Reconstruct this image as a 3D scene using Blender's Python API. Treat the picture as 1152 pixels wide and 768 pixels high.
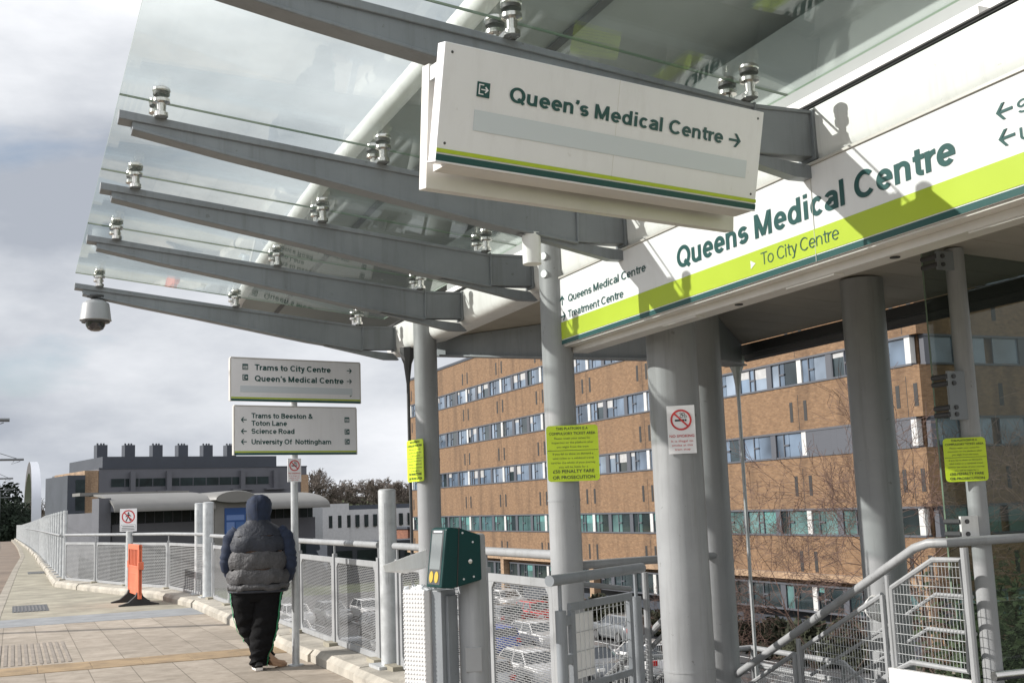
import bpy, bmesh, math, random
from mathutils import Vector, Matrix
random.seed(7)
V = Vector
SC = bpy.context.scene
COL = SC.collection
for o in list(bpy.data.objects): bpy.data.objects.remove(o)

# ------------------------------------------------------------------ camera
cd = bpy.data.cameras.new("camera"); cam = bpy.data.objects.new("camera", cd); COL.objects.link(cam)
cd.lens = 40.0; cd.sensor_width = 36.0; cd.clip_start = 0.05; cd.clip_end = 4000
EYE = V((0, 0, 1.58))
# axes of the picture in world space (x right, y down, z forward)
CX = V((0.917057, -0.397170, -0.036624)); CY = V((0.02285, 0.14421, -0.98928)); CZ = V((0.398, 0.906, 0.143))
CX = (CX).normalized(); CZ = (CZ - CX * CZ.dot(CX)).normalized(); CY = CZ.cross(CX)
M = Matrix(((CX.x, -CY.x, -CZ.x, EYE.x), (CX.y, -CY.y, -CZ.y, EYE.y), (CX.z, -CY.z, -CZ.z, EYE.z), (0, 0, 0, 1)))
cam.matrix_world = M
SC.camera = cam

# ------------------------------------------------------------------ world / sky
SUN_EL = math.radians(27.0)
TO_SUN = V((-0.925, 0.38, 0)).normalized() * math.cos(SUN_EL) + V((0, 0, math.sin(SUN_EL)))
w = bpy.data.worlds.new("World"); SC.world = w; w.use_nodes = True
nt = w.node_tree; N = nt.nodes; L = nt.links
bg = N["Background"]; bg.inputs[1].default_value = 0.1
sky = N.new("ShaderNodeTexSky"); sky.sky_type = 'NISHITA'; sky.sun_disc = False
sky.sun_elevation = SUN_EL
sky.sun_rotation = math.atan2(TO_SUN.x, TO_SUN.y)
tc = N.new("ShaderNodeTexCoord")
mp = N.new("ShaderNodeMapping"); mp.inputs['Scale'].default_value = (1.0, 1.0, 3.2); mp.inputs['Location'].default_value = (0.35, 0.2, 0.1)
L.new(tc.outputs['Generated'], mp.inputs[0])
n1 = N.new("ShaderNodeTexNoise"); n1.inputs['Scale'].default_value = 2.6; n1.inputs['Detail'].default_value = 9; n1.inputs['Roughness'].default_value = 0.52; n1.inputs['Distortion'].default_value = 0.25
L.new(mp.outputs[0], n1.inputs['Vector'])
cr = N.new("ShaderNodeValToRGB"); cr.color_ramp.elements[0].position = 0.27; cr.color_ramp.elements[1].position = 0.42
L.new(n1.outputs['Fac'], cr.inputs[0])
mp2 = N.new("ShaderNodeMapping"); mp2.inputs['Scale'].default_value = (1.0, 1.0, 2.4); mp2.inputs['Location'].default_value = (3.1, 1.7, 0.62)
L.new(tc.outputs['Generated'], mp2.inputs[0])
n2 = N.new("ShaderNodeTexNoise"); n2.inputs['Scale'].default_value = 2.3; n2.inputs['Detail'].default_value = 7; n2.inputs['Roughness'].default_value = 0.55
L.new(mp2.outputs[0], n2.inputs['Vector'])
cc = N.new("ShaderNodeValToRGB")
e = cc.color_ramp.elements; e[0].position = 0.36; e[0].color = (3.8, 4.1, 4.65, 1); e[1].position = 0.66; e[1].color = (9.0, 9.1, 9.4, 1)
eh = cc.color_ramp.elements.new(0.95); eh.color = (14.0, 14.1, 14.6, 1)
em = cc.color_ramp.elements.new(0.5); em.color = (6.3, 6.52, 6.9, 1)
def wmath(op, a, b=None, c=None):
    q = N.new("ShaderNodeMath"); q.operation = op
    for i_, x_ in enumerate((a, b, c)):
        if x_ is None: continue
        if isinstance(x_, (int, float)): q.inputs[i_].default_value = x_
        else: L.new(x_, q.inputs[i_])
    return q.outputs[0]
nd = N.new("ShaderNodeVectorMath"); nd.operation = 'NORMALIZE'; L.new(tc.outputs['Generated'], nd.inputs[0])
def blob(d, lo_, hi_, amt):          # a cloud bank round direction d
    q = N.new("ShaderNodeVectorMath"); q.operation = 'DOT_PRODUCT'; L.new(nd.outputs[0], q.inputs[0]); q.inputs[1].default_value = d
    r_ = N.new("ShaderNodeMapRange"); r_.interpolation_type = 'SMOOTHSTEP'; r_.inputs[1].default_value = lo_; r_.inputs[2].default_value = hi_; r_.inputs[3].default_value = 0; r_.inputs[4].default_value = amt
    L.new(q.outputs['Value'], r_.inputs[0]); return r_.outputs[0]
fac = wmath('ADD', n2.outputs['Fac'], blob((-.03,.86,.50), .95, .998, .27))
fac = wmath('ADD', fac, blob((.03,.975,.22), .965, .999, -.12))
fac = wmath('ADD', fac, blob((.17,.97,.13), .975, .999, .015))
fac = wmath('ADD', fac, blob((-.25,-.85,.46), .35, .95, .28))      # unseen bright bank added to the sky behind the viewer, fill for shaded faces
L.new(fac, cc.inputs[0])
mx = N.new("ShaderNodeMix"); mx.data_type = 'RGBA'
L.new(cr.outputs[0], mx.inputs[0]); L.new(sky.outputs[0], mx.inputs[6]); L.new(cc.outputs[0], mx.inputs[7])
L.new(mx.outputs[2], bg.inputs[0])

# ------------------------------------------------------------------ sun, exposure
sd = bpy.data.lights.new("sun", 'SUN'); so = bpy.data.objects.new("sun", sd); COL.objects.link(so)
sd.energy = 5.0; sd.angle = math.radians(0.55); sd.color = (1.0, 0.955, 0.895)
so.location = (-20, 10, 30)
so.rotation_euler = (-TO_SUN).to_track_quat('-Z', 'Y').to_euler()
vs = SC.view_settings; vs.view_transform = 'Standard'; vs.look = 'None'; vs.gamma = 1; vs.exposure = 0.26
try: vs.use_curve_mapping = False
except Exception: pass
SC.render.engine = 'CYCLES'
SC.cycles.transparent_max_bounces = 24; SC.cycles.max_bounces = 8

# ================================================================== helpers
def mat(name, col, rough=0.5, metal=0.0, var=0.0, vscale=3.0, bump=0.0, bscale=40.0, col2=None, coat=0.0, spec=0.5, streak=0.0):
    m = bpy.data.materials.new(name); m.use_nodes = True
    t = m.node_tree; b = t.nodes["Principled BSDF"]
    b.inputs['Base Color'].default_value = (*col, 1); b.inputs['Roughness'].default_value = rough; b.inputs['Metallic'].default_value = metal
    b.inputs['Coat Weight'].default_value = coat; b.inputs['Specular IOR Level'].default_value = spec
    if var or col2 or bump:
        c = t.nodes.new("ShaderNodeTexCoord")
    if var or col2:
        n = t.nodes.new("ShaderNodeTexNoise"); n.inputs['Scale'].default_value = vscale; n.inputs['Detail'].default_value = 8; n.inputs['Roughness'].default_value = 0.62
        t.links.new(c.outputs['Object'], n.inputs['Vector'])
        r = t.nodes.new("ShaderNodeValToRGB"); r.color_ramp.elements[0].position = 0.32; r.color_ramp.elements[1].position = 0.68
        c2 = col2 if col2 else tuple(x * (1 - var) for x in col)
        r.color_ramp.elements[0].color = (*c2, 1); r.color_ramp.elements[1].color = (*[min(1, x * (1 + var * 0.35)) for x in col], 1)
        t.links.new(n.outputs['Fac'], r.inputs[0]); t.links.new(r.outputs[0], b.inputs['Base Color'])
        ma = t.nodes.new("ShaderNodeMapRange"); ma.inputs[3].default_value = max(0.02, rough - 0.08); ma.inputs[4].default_value = min(1, rough + 0.12)
        t.links.new(n.outputs['Fac'], ma.inputs[0]); t.links.new(ma.outputs[0], b.inputs['Roughness'])
    if streak:          # rain streaks and grime running down the piece, plus a few small chips
        s_ = t.nodes.new("ShaderNodeMapping"); s_.inputs['Scale'].default_value = (16, 16, 1.1); t.links.new(c.outputs['Object'], s_.inputs[0])
        ns = t.nodes.new("ShaderNodeTexNoise"); ns.inputs['Scale'].default_value = 1.0; ns.inputs['Detail'].default_value = 7; ns.inputs['Roughness'].default_value = 0.7; t.links.new(s_.outputs[0], ns.inputs['Vector'])
        rs = t.nodes.new("ShaderNodeMapRange"); rs.inputs[1].default_value = 0.5; rs.inputs[2].default_value = 0.74; rs.inputs[3].default_value = 0.0; rs.inputs[4].default_value = streak; t.links.new(ns.outputs['Fac'], rs.inputs[0])
        nc = t.nodes.new("ShaderNodeTexNoise"); nc.inputs['Scale'].default_value = 26; nc.inputs['Detail'].default_value = 4; t.links.new(c.outputs['Object'], nc.inputs['Vector'])
        rc = t.nodes.new("ShaderNodeMapRange"); rc.inputs[1].default_value = 0.70; rc.inputs[2].default_value = 0.74; rc.inputs[3].default_value = 0.0; rc.inputs[4].default_value = streak*1.4; t.links.new(nc.outputs['Fac'], rc.inputs[0])
        ad_ = t.nodes.new("ShaderNodeMath"); ad_.operation = 'MAXIMUM'; t.links.new(rs.outputs[0], ad_.inputs[0]); t.links.new(rc.outputs[0], ad_.inputs[1])
        mg = t.nodes.new("ShaderNodeMix"); mg.data_type = 'RGBA'; t.links.new(ad_.outputs[0], mg.inputs[0]); t.links.new(r.outputs[0], mg.inputs[6]); mg.inputs[7].default_value = (col[0]*.36, col[1]*.33, col[2]*.28, 1)
        t.links.new(mg.outputs[2], b.inputs['Base Color'])
    if bump:
        n3 = t.nodes.new("ShaderNodeTexNoise"); n3.inputs['Scale'].default_value = bscale; n3.inputs['Detail'].default_value = 6
        t.links.new(c.outputs['Object'], n3.inputs['Vector'])
        bp = t.nodes.new("ShaderNodeBump"); bp.inputs['Strength'].default_value = bump; bp.inputs['Distance'].default_value = 0.02
        t.links.new(n3.outputs['Fac'], bp.inputs['Height']); t.links.new(bp.outputs[0], b.inputs['Normal'])
    return m

def glass_mat(name, tint=(0.955, 0.985, 0.975), ior=1.5, boost=0.8, grime=0.07):
    m = bpy.data.materials.new(name); m.use_nodes = True; t = m.node_tree; t.nodes.remove(t.nodes["Principled BSDF"])
    tr = t.nodes.new("ShaderNodeBsdfTransparent"); tr.inputs[0].default_value = (*tint, 1)
    gl = t.nodes.new("ShaderNodeBsdfGlossy"); gl.inputs['Roughness'].default_value = 0.0; gl.inputs[0].default_value = (0.95, 1, 0.98, 1)
    # reflectance of a thin pane (Schlick), the same from either face
    ge = t.nodes.new("ShaderNodeNewGeometry"); dt = t.nodes.new("ShaderNodeVectorMath"); dt.operation = 'DOT_PRODUCT'
    t.links.new(ge.outputs['Normal'], dt.inputs[0]); t.links.new(ge.outputs['Incoming'], dt.inputs[1])
    def mth(op, a, b=None):
        q = t.nodes.new("ShaderNodeMath"); q.operation = op
        for i_, x_ in enumerate((a, b)):
            if x_ is None: continue
            if isinstance(x_, (int, float)): q.inputs[i_].default_value = x_
            else: t.links.new(x_, q.inputs[i_])
        return q.outputs[0]
    cs = mth('ABSOLUTE', dt.outputs['Value']); r0_ = ((ior-1)/(ior+1))**2
    ml = t.nodes.new("ShaderNodeMath"); ml.operation = 'MULTIPLY'; ml.inputs[1].default_value = boost; ml.use_clamp = True
    t.links.new(mth('ADD', r0_, mth('MULTIPLY', 1-r0_, mth('POWER', mth('SUBTRACT', 1.0, cs), 5.0))), ml.inputs[0])
    # grime film on the pane
    df = t.nodes.new("ShaderNodeBsdfDiffuse"); df.inputs[0].default_value = (0.55, 0.58, 0.56, 1)
    c = t.nodes.new("ShaderNodeTexCoord"); n = t.nodes.new("ShaderNodeTexNoise"); n.inputs['Scale'].default_value = 2.2; n.inputs['Detail'].default_value = 8
    t.links.new(c.outputs['Object'], n.inputs['Vector'])
    mr = t.nodes.new("ShaderNodeMapRange"); mr.inputs[1].default_value = 0.35; mr.inputs[2].default_value = 0.8; mr.inputs[3].default_value = 0.01; mr.inputs[4].default_value = grime
    t.links.new(n.outputs['Fac'], mr.inputs[0])
    m0 = t.nodes.new("ShaderNodeMixShader"); t.links.new(mr.outputs[0], m0.inputs[0]); t.links.new(tr.outputs[0], m0.inputs[1]); t.links.new(df.outputs[0], m0.inputs[2])
    mxs = t.nodes.new("ShaderNodeMixShader"); t.links.new(ml.outputs[0], mxs.inputs[0]); t.links.new(m0.outputs[0], mxs.inputs[1]); t.links.new(gl.outputs[0], mxs.inputs[2])
    t.links.new(mxs.outputs[0], t.nodes["Material Output"].inputs[0])
    return m

class MB:
    def __init__(s): s.v = []; s.f = []; s.mi = []
    def add(s, vs, fs, m=0):
        k = len(s.v); s.v += [V(p) for p in vs]
        for f in fs: s.f.append([i + k for i in f]); s.mi.append(m)
    def box(s, x0, x1, y0, y1, z0, z1, m=0):
        s.add([(x0,y0,z0),(x1,y0,z0),(x1,y1,z0),(x0,y1,z0),(x0,y0,z1),(x1,y0,z1),(x1,y1,z1),(x0,y1,z1)],
              [(0,3,2,1),(4,5,6,7),(0,1,5,4),(1,2,6,5),(2,3,7,6),(3,0,4,7)], m)
    def fbox(s, fr, u0, u1, v0, v1, n0, n1, m=0):
        o, u, v, n = fr
        P = lambda a, b, c: o + u * a + v * b + n * c
        s.add([P(u0,v0,n0),P(u1,v0,n0),P(u1,v1,n0),P(u0,v1,n0),P(u0,v0,n1),P(u1,v0,n1),P(u1,v1,n1),P(u0,v1,n1)],
              [(0,3,2,1),(4,5,6,7),(0,1,5,4),(1,2,6,5),(2,3,7,6),(3,0,4,7)], m)
    def poly(s, pts, ext, m=0):           # prism: planar polygon pushed along ext
        n = len(pts); ext = V(ext); pts = [V(p) for p in pts]
        s.add(pts + [p + ext for p in pts], [tuple(range(n))[::-1], tuple(range(n, 2*n))] + [(i, (i+1) % n, n + (i+1) % n, n + i) for i in range(n)], m)
    def loft(s, rings, m=0, cap=True):
        n = len(rings[0]); vs = [p for r in rings for p in r]; fs = []
        for a in range(len(rings)-1):
            for i in range(n): fs.append((a*n+i, a*n+(i+1) % n, (a+1)*n+(i+1) % n, (a+1)*n+i))
        if cap: fs.append(tuple(range(n))[::-1]); fs.append(tuple((len(rings)-1)*n+i for i in range(n)))
        s.add(vs, fs, m)
    def tube(s, pts, r, n=10, m=0, cap=True, squash=1.0):
        pts = [V(p) for p in pts]; rs = r if isinstance(r, (list, tuple)) else [r]*len(pts)
        rings = []; t0 = (pts[1]-pts[0]).normalized()
        a = V((0,0,1)) if abs(t0.z) < 0.9 else V((1,0,0))
        a = (a - t0*a.dot(t0)).normalized()
        for i, p in enumerate(pts):
            if i == 0: t = t0
            elif i == len(pts)-1: t = (pts[i]-pts[i-1]).normalized()
            else: t = ((pts[i]-pts[i-1]).normalized() + (pts[i+1]-pts[i]).normalized()).normalized()
            a = (a - t*a.dot(t)).normalized(); b = t.cross(a)
            k = 1.0
            if 0 < i < len(pts)-1:
                c_ = max(0.5, (pts[i]-pts[i-1]).normalized().dot(t)); k = 1.0/c_ if c_ > 0.7 else 1.0
            rings.append([p + a*(math.cos(2*math.pi*j/n)*rs[i]) + b*(math.sin(2*math.pi*j/n)*rs[i]*squash) for j in range(n)])
        s.loft(rings, m, cap)
    def cyl(s, p0, p1, r, r1=None, n=16, m=0): s.tube([p0, p1], [r, r if r1 is None else r1], n, m)
    def lathe(s, c, prof, n=20, m=0, axis=None):
        c = V(c); rings = []
        az = V(axis).normalized() if axis else V((0,0,1))
        ax = V((1,0,0)) if abs(az.x) < 0.9 else V((0,1,0)); ax = (ax-az*ax.dot(az)).normalized(); ay = az.cross(ax)
        for r, z in prof: rings.append([c + ax*(r*math.cos(2*math.pi*j/n)) + ay*(r*math.sin(2*math.pi*j/n)) + az*z for j in range(n)])
        s.loft(rings, m, True)
    def build(s, name, mats, parent=None, loc=None, smooth=35, bevel=0.0, local=False):
        me = bpy.data.meshes.new(name)
        off = V((0,0,0))
        if not local:
            if parent is not None: off = WL[parent.name]
            elif loc is not None: off = V(loc)
        me.from_pydata([tuple(p - off) for p in s.v], [], s.f)
        for mm in (mats if isinstance(mats, (list, tuple)) else [mats]): me.materials.append(mm)
        me.polygons.foreach_set('material_index', s.mi)
        bm = bmesh.new(); bm.from_mesh(me); bmesh.ops.recalc_face_normals(bm, faces=bm.faces); bm.to_mesh(me); bm.free()
        if smooth:
            me.polygons.foreach_set('use_smooth', [True]*len(me.polygons)); me.set_sharp_from_angle(angle=math.radians(smooth))
        o = bpy.data.objects.new(name, me); COL.objects.link(o)
        if parent is not None: o.parent = parent; WL[o.name] = WL[parent.name]
        elif loc is not None: o.location = loc; WL[o.name] = V(loc)
        else: WL[o.name] = V((0,0,0))
        if bevel:
            b = o.modifiers.new("bevel", 'BEVEL'); b.width = bevel; b.segments = 2; b.limit_method = 'ANGLE'; b.angle_limit = math.radians(40)
        return o
WL = {}
def thing(name, loc, label, cat, group=None):
    o = bpy.data.objects.new(name, None); COL.objects.link(o); o.location = loc; o.empty_display_size = 0.2
    WL[o.name] = V(loc); o['label'] = label; o['category'] = cat
    if group: o['group'] = group
    return o
def tag(o, label, cat, group=None, kind=None):
    o['label'] = label; o['category'] = cat
    if group: o['group'] = group
    if kind: o['kind'] = kind
    return o
def structure(o): o['kind'] = 'structure'; return o
def stuff(o, label, cat): o['kind'] = 'stuff'; o['label'] = label; o['category'] = cat; return o
def copy_tree(o, parent=None):
    c = o.copy(); COL.objects.link(c)
    if parent is not None: c.parent = parent
    for ch in o.children: copy_tree(ch, c)
    return c

# lettering: text turned into real mesh, laid out in a sign's own frame (origin, u, v, n)
_tc = {}
def text_geo(s, bold=0.0):
    k = (s, bold)
    if k in _tc: return _tc[k]
    cu = bpy.data.curves.new("lettering", 'FONT'); cu.body = s; cu.size = 1.0; cu.offset = bold; cu.resolution_u = 3
    ob = bpy.data.objects.new("lettering", cu); COL.objects.link(ob)
    dg = bpy.context.evaluated_depsgraph_get(); me = bpy.data.meshes.new_from_object(ob.evaluated_get(dg))
    vs = [v.co.copy() for v in me.vertices]; fs = [tuple(p.vertices) for p in me.polygons]
    bpy.data.objects.remove(ob); bpy.data.curves.remove(cu); bpy.data.meshes.remove(me)
    x0 = min(v.x for v in vs); x1 = max(v.x for v in vs)
    _tc[k] = (vs, fs, x0, x1); return _tc[k]
def put_text(mb, fr, s, u, v, cap, width=None, bold=0.018, n=0.002, m=0, align='L'):
    vs, fs, x0, x1 = text_geo(s, 0.0)
    sy = cap / 0.70; sx = (width / (x1-x0)) if width else sy
    wd = (x1-x0)*sx
    if align == 'C': u = u - wd/2
    if align == 'R': u = u - wd
    o, U, Vv, Nn = fr
    st_ = bold*.85
    offs = [(0,0)] if bold < .006 else [(0,0),(st_,0),(-st_,0),(0,st_*.8),(0,-st_*.8)]
    for k_, (dx, dy) in enumerate(offs):
        mb.add([o + U*(u + (p.x-x0+dx)*sx) + Vv*(v + (p.y+dy)*sy) + Nn*(n+.00025*k_) for p in vs], fs, m)
# grotesque lettering drawn as monoline strokes (centre lines), cap height 1
def glyph(ch, w):
    h = w/2; X = .73; pi = math.pi
    def arc(cx, cy, rx, ry, a0, a1, n=14):
        return [(cx+rx*math.cos(math.radians(a0+(a1-a0)*i/n)), cy+ry*math.sin(math.radians(a0+(a1-a0)*i/n))) for i in range(n+1)]
    S = []
    if ch == ' ': return .30, []
    if ch in 'oOQ':
        W_, T = (.64, X) if ch == 'o' else (.86, 1.0)
        o_ = .012; p = arc(W_/2, T/2, W_/2-h, T/2-h+o_, 0, 360, 32); S.append(('c', p[:-1]))
        if ch == 'Q': S.append([(W_*.56, .30), (W_*.92, -.03)])
        return W_+.08, S
    if ch in 'cC':
        W_, T = (.56, X) if ch == 'c' else (.80, 1.0)
        return W_+.07, [arc(W_*.53, T/2, W_*.53-h, T/2-h+.012, 42, 318, 26)]
    if ch == 'e':
        W_ = .61; p = [(h*1.2, X*.5), (W_-h, X*.5)] + arc(W_/2, X/2, W_/2-h, X/2-h+.012, 4, 318, 28)
        return W_+.07, [p]
    if ch == 'd': return .66+.10, [('c', arc(.30, X/2, .30-h, X/2-h+.012, 0, 360, 30)[:-1]), [(.62-h, 0), (.62-h, 1.0)]]
    if ch == 'g':
        return .66+.08, [('c', arc(.30, X/2+.01, .30-h, X/2-h, 0, 360, 30)[:-1]), [(.62-h, X)] + [(.62-h, .0)] + arc(.31, -.02, .31-h, .25-h, 0, -150, 14)]
    if ch == 'a':
        W_ = .58
        return W_+.09, [arc(.29, X-.23, .25-h*.6, .23-h+.012, 160, 0, 14) + [(W_-h, 0)], [(W_-h, X*.56)] + [(.26, X*.54)] + arc(.24, .205, .24-h, .205-h+.01, 95, 270, 14) + arc(.27, .26, .27, .26-h+.01, -85, -20, 6)]
    if ch in 'nhmru':
        W_ = .58; top = 1.0 if ch == 'h' else X; st_ = [(h, 0), (h, top)]
        if ch == 'u': return W_+.11, [[(W_-h, 0), (W_-h, X)], [(h, X), (h, .27)] + arc(W_/2-.01, .27, W_/2-h-.01, .27-h+.012, 180, 330, 14)]
        if ch == 'r': return .40, [st_, arc(.36, X-.33, .36-h, .33-h*1.0, 175, 88, 10)]
        a1 = arc(W_/2+.01, X-.27, W_/2-h-.01, .27-h+.012, 165, 0, 14) + [(W_-h, 0)]
        if ch == 'm':
            d = W_-w; return W_+d+.11, [st_, a1, [(x+d, y) for x, y in a1]]
        return W_+.11, [st_, a1]
    if ch == 's':
        W_ = .53; r = (X/2-h)/2+.02
        p = arc(W_/2, X-h-r+.01, W_/2-h, r, 28, 250, 14) + arc(W_/2, h+r-.01, W_/2-h, r, 70, -152, 14)
        return W_+.06, [p]
    if ch == 'S':
        W_ = .70; r = (.5-h)/2+.03
        return W_+.07, [arc(W_/2, 1-h-r+.01, W_/2-h, r, 25, 252, 16) + arc(W_/2, h+r-.01, W_/2-h, r, 72, -155, 16)]
    if ch == 'i': return w+.12, [[(h, 0), (h, X)], [(h, .84), (h, 1.0)]]
    if ch == 'l': return w+.12, [[(h, 0), (h, 1.0)]]
    if ch == 't': return .42, [[(.17, .93), (.17, .2)] + arc(.17+.16, .2, .16, .2-h+.01, 180, 275, 8), [(0, X-h), (.40, X-h)]]
    if ch == 'f': return .40, [[(.17, 0), (.17, .80)] + arc(.17+.15, .80, .15, .2-h, 180, 90, 8) + [(.38, 1-h)], [(0, X-h), (.38, X-h)]]
    if ch == 'v': return .60, [[(h, X), (.29, 0.02)], [(.58-h, X), (.29, 0.02)]]
    if ch == 'y': return .60, [[(h, X), (.30, 0.06)], [(.58-h, X), (.29, 0.0)] + arc(.14, -.12, .12, .12, 20, -90, 6) + [(.04, -.245)]]
    if ch == 'M': return .98, [[(h, 0), (h, 1)], [(h*1.1, .97), (.43, .05)], [(.43, .05), (.86-h*1.1, .97)], [(.86-h, 0), (.86-h, 1)]]
    if ch == 'N': return .86, [[(h, 0), (h, 1)], [(h, .96), (.74-h, .04)], [(.74-h, 0), (.74-h, 1)]]
    if ch == 'T': return .72, [[(0, 1-h), (.70, 1-h)], [(.35, 0), (.35, 1-w)]]
    if ch == 'L': return .62, [[(h, 1), (h, 0)], [(h, h), (.58, h)]]
    if ch == 'U': return .84, [[(h, 1), (h, .36)] + arc(.37, .36, .37-h, .36-h+.012, 180, 360, 18) + [(.74-h, 1)]]
    if ch == 'B': return .78, [[(h, 0), (h, 1)], [(h, 1-h), (.40, 1-h)] + arc(.40, .76, .27-h, .24-h, 90, -90, 12) + [(h, .52)], [(.4, .52)] + arc(.42, .27, .29-h, .27-h, 90, -90, 12) + [(h, h)]]
    if ch == 'R': return .78, [[(h, 0), (h, 1)], [(h, 1-h), (.42, 1-h)] + arc(.42, .735, .28-h, .265-h, 90, -90, 12) + [(h, .47)], [(.42, .46), (.70-h*.6, 0)]]
    if ch == '&': return .84, [[(.74, .02), (.24, .70)] + arc(.34, .80, .15, .2-h, 190, -40, 12) + [(.22, .46)] + arc(.29, .25, .29-h, .25-h+.01, 120, 330, 14) + [(.70, .48)]]
    if ch == "'": return .26, [[(.12, 1.0), (.12, .86), (.06, .72)]]
    return None
def put_sign(mb, fr, s, u, v, cap, width=None, w=.165, n=.002, m=0):
    o, U, Vv, Nn = fr; x = 0; L_ = []
    for ch in s:
        a, st_ = glyph(ch, w); L_ += [(x, q) for q in st_]; x += a
    sx = (width/(x-.08)) if width else cap; k_ = 0
    for x0, q in L_:
        closed = isinstance(q, tuple)
        p = [V((a_+x0, b_, 0)) for a_, b_ in (q[1] if closed else q)]; N_ = len(p); vs = []
        for i in range(N_):
            d0 = (p[i]-p[i-1]) if (i > 0 or closed) else (p[1]-p[0]); d1 = (p[(i+1) % N_]-p[i]) if (i < N_-1 or closed) else d0
            if d0.length < 1e-6: d0 = d1
            if d1.length < 1e-6: d1 = d0
            d0 = d0.normalized(); d1 = d1.normalized(); t_ = (d0+d1)
            t_ = t_.normalized() if t_.length > .2 else d0
            nn = V((-t_.y, t_.x, 0)); kk = min(1.35, 1/max(.3, t_.dot(d0)))
            for sg in (1, -1):
                c_ = p[i] + nn*(sg*w/2*kk); vs.append(o + U*(u+c_.x*sx) + Vv*(v+c_.y*cap) + Nn*(n+.00010*(k_ % 12)+.00009*i/N_))
        fs = [(2*i, 2*i+1, (2*i+3) % (2*N_), (2*i+2) % (2*N_)) for i in range(N_ if closed else N_-1)]
        mb.add(vs, fs, m); k_ += 1
def flat(mb, fr, pts, n0, n1, m=0):
    o, U, Vv, Nn = fr
    mb.poly([o + U*a + Vv*b + Nn*n0 for a, b in pts], Nn*(n1-n0), m)
def arrow(mb, fr, u, v, s, ang, m=0, n0=0.001, n1=0.003):
    # arrow with open chevron head, centred at u, v; ang 0 = right
    ca, sa = math.cos(ang), math.sin(ang)
    def q(pts, k=0.0): flat(mb, fr, [(u + (a*ca-b*sa)*s, v + (a*sa+b*ca)*s) for a, b in pts], n0, n1 + k, m)
    q([(-.5,-.075),(.36,-.075),(.36,.075),(-.5,.075)])
    q([(.5,0),(.5-.38,.42),(.5-.56,.42),(.5-.2,0)], 0.0006); q([(.5,0),(.3,0),(-.06,-.42),(.12,-.42)], 0.0012)
def ring(mb, fr, u, v, r0, r1, n0, n1, m=0, k=28):
    o, U, Vv, Nn = fr
    def P(r, a, n): return o + U*(u+r*math.cos(a)) + Vv*(v+r*math.sin(a)) + Nn*n
    vs = []; fs = []
    for i in range(k):
        a = 2*math.pi*i/k; vs += [P(r0,a,n0), P(r1,a,n0), P(r1,a,n1), P(r0,a,n1)]
    for i in range(k):
        j = (i+1) % k
        for q in range(4): fs.append((i*4+q, i*4+(q+1) % 4, j*4+(q+1) % 4, j*4+q))
    mb.add(vs, fs, m)

# ================================================================== materials
M_paint = mat("painted_steel", (0.315, 0.325, 0.335), 0.42, var=0.14, vscale=2.2, bump=0.03, bscale=12, streak=0.35)
M_paint2 = mat("painted_steel_grey", (0.225, 0.245, 0.265), 0.45, var=0.16, vscale=2.5, bump=0.03, bscale=10, streak=0.35)
M_white = mat("white_panel", (0.80, 0.80, 0.79), 0.4, var=0.07, vscale=1.5, streak=0.22)
M_winpanel = mat("window_panel_white", (0.55,0.55,0.54), 0.5, var=0.15)
M_signwhite = mat("sign_white", (0.83, 0.83, 0.85), 0.32, var=0.05, vscale=2, streak=0.10)
M_signedge = mat("sign_edge", (0.66, 0.64, 0.60), 0.35, metal=0.25, var=0.1)
M_green = mat("sign_dark_green", (0.012, 0.075, 0.072), 0.4)
M_lime = mat("sign_lime", (0.44, 0.56, 0.03), 0.4, var=0.03)
M_strip = mat("sign_grey_strip", (0.62, 0.67, 0.71), 0.35)
M_yellow = mat("notice_lime_yellow", (0.58, 0.76, 0.02), 0.4)
M_ink = mat("black_ink", (0.02, 0.03, 0.03), 0.5)
M_red = mat("red_ink", (0.55, 0.03, 0.03), 0.4)
M_pole = mat("galvanised", (0.52, 0.54, 0.55), 0.42, metal=0.35, var=0.2, vscale=9, bump=0.03)
M_steel = mat("stainless", (0.62, 0.60, 0.57), 0.22, metal=1.0, var=0.1, vscale=20)
M_black = mat("black_rubber", (0.02, 0.02, 0.02), 0.6)
M_dark = mat("dark_metal", (0.06, 0.062, 0.065), 0.5)
M_wing = mat("wing_underside", (0.27, 0.29, 0.285), 0.5, var=0.15, vscale=1.0)
M_soffit = mat("soffit_panel", (0.42, 0.39, 0.335), 0.6, var=0.2, vscale=1.2, bump=0.02)
M_conc = mat("concrete", (0.42, 0.39, 0.335), 0.85, var=0.4, vscale=2.5, bump=0.35, bscale=30)
M_edge = mat("pale_edging", (0.33, 0.30, 0.25), 0.9, var=0.4, vscale=1.2)
M_concd = mat("concrete_stained", (0.33, 0.305, 0.24), 0.9, var=0.42, vscale=1.3, bump=0.3, bscale=25)
M_track = mat("track_concrete", (0.20, 0.155, 0.12), 0.9, var=0.4, vscale=0.5, bump=0.2)
M_coping = mat("tan_coping", (0.33, 0.235, 0.135), 0.8, var=0.4, vscale=3, bump=0.2)
M_greystrip = mat("grey_coping", (0.255, 0.265, 0.275), 0.8, var=0.25, vscale=3, bump=0.15)
M_asph = mat("asphalt", (0.055, 0.055, 0.058), 0.9, var=0.3, vscale=0.6, bump=0.2)
M_grass = mat("grass", (0.07, 0.09, 0.03), 0.95, var=0.5, vscale=0.15)
M_glass = glass_mat("canopy_glass")
M_glassedge = mat("glass_edge", (0.16, 0.22, 0.16), 0.2)
M_screen = glass_mat("screen_glass", (0.62, 0.66, 0.63), 1.5, 0.6, 0.03)

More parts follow.
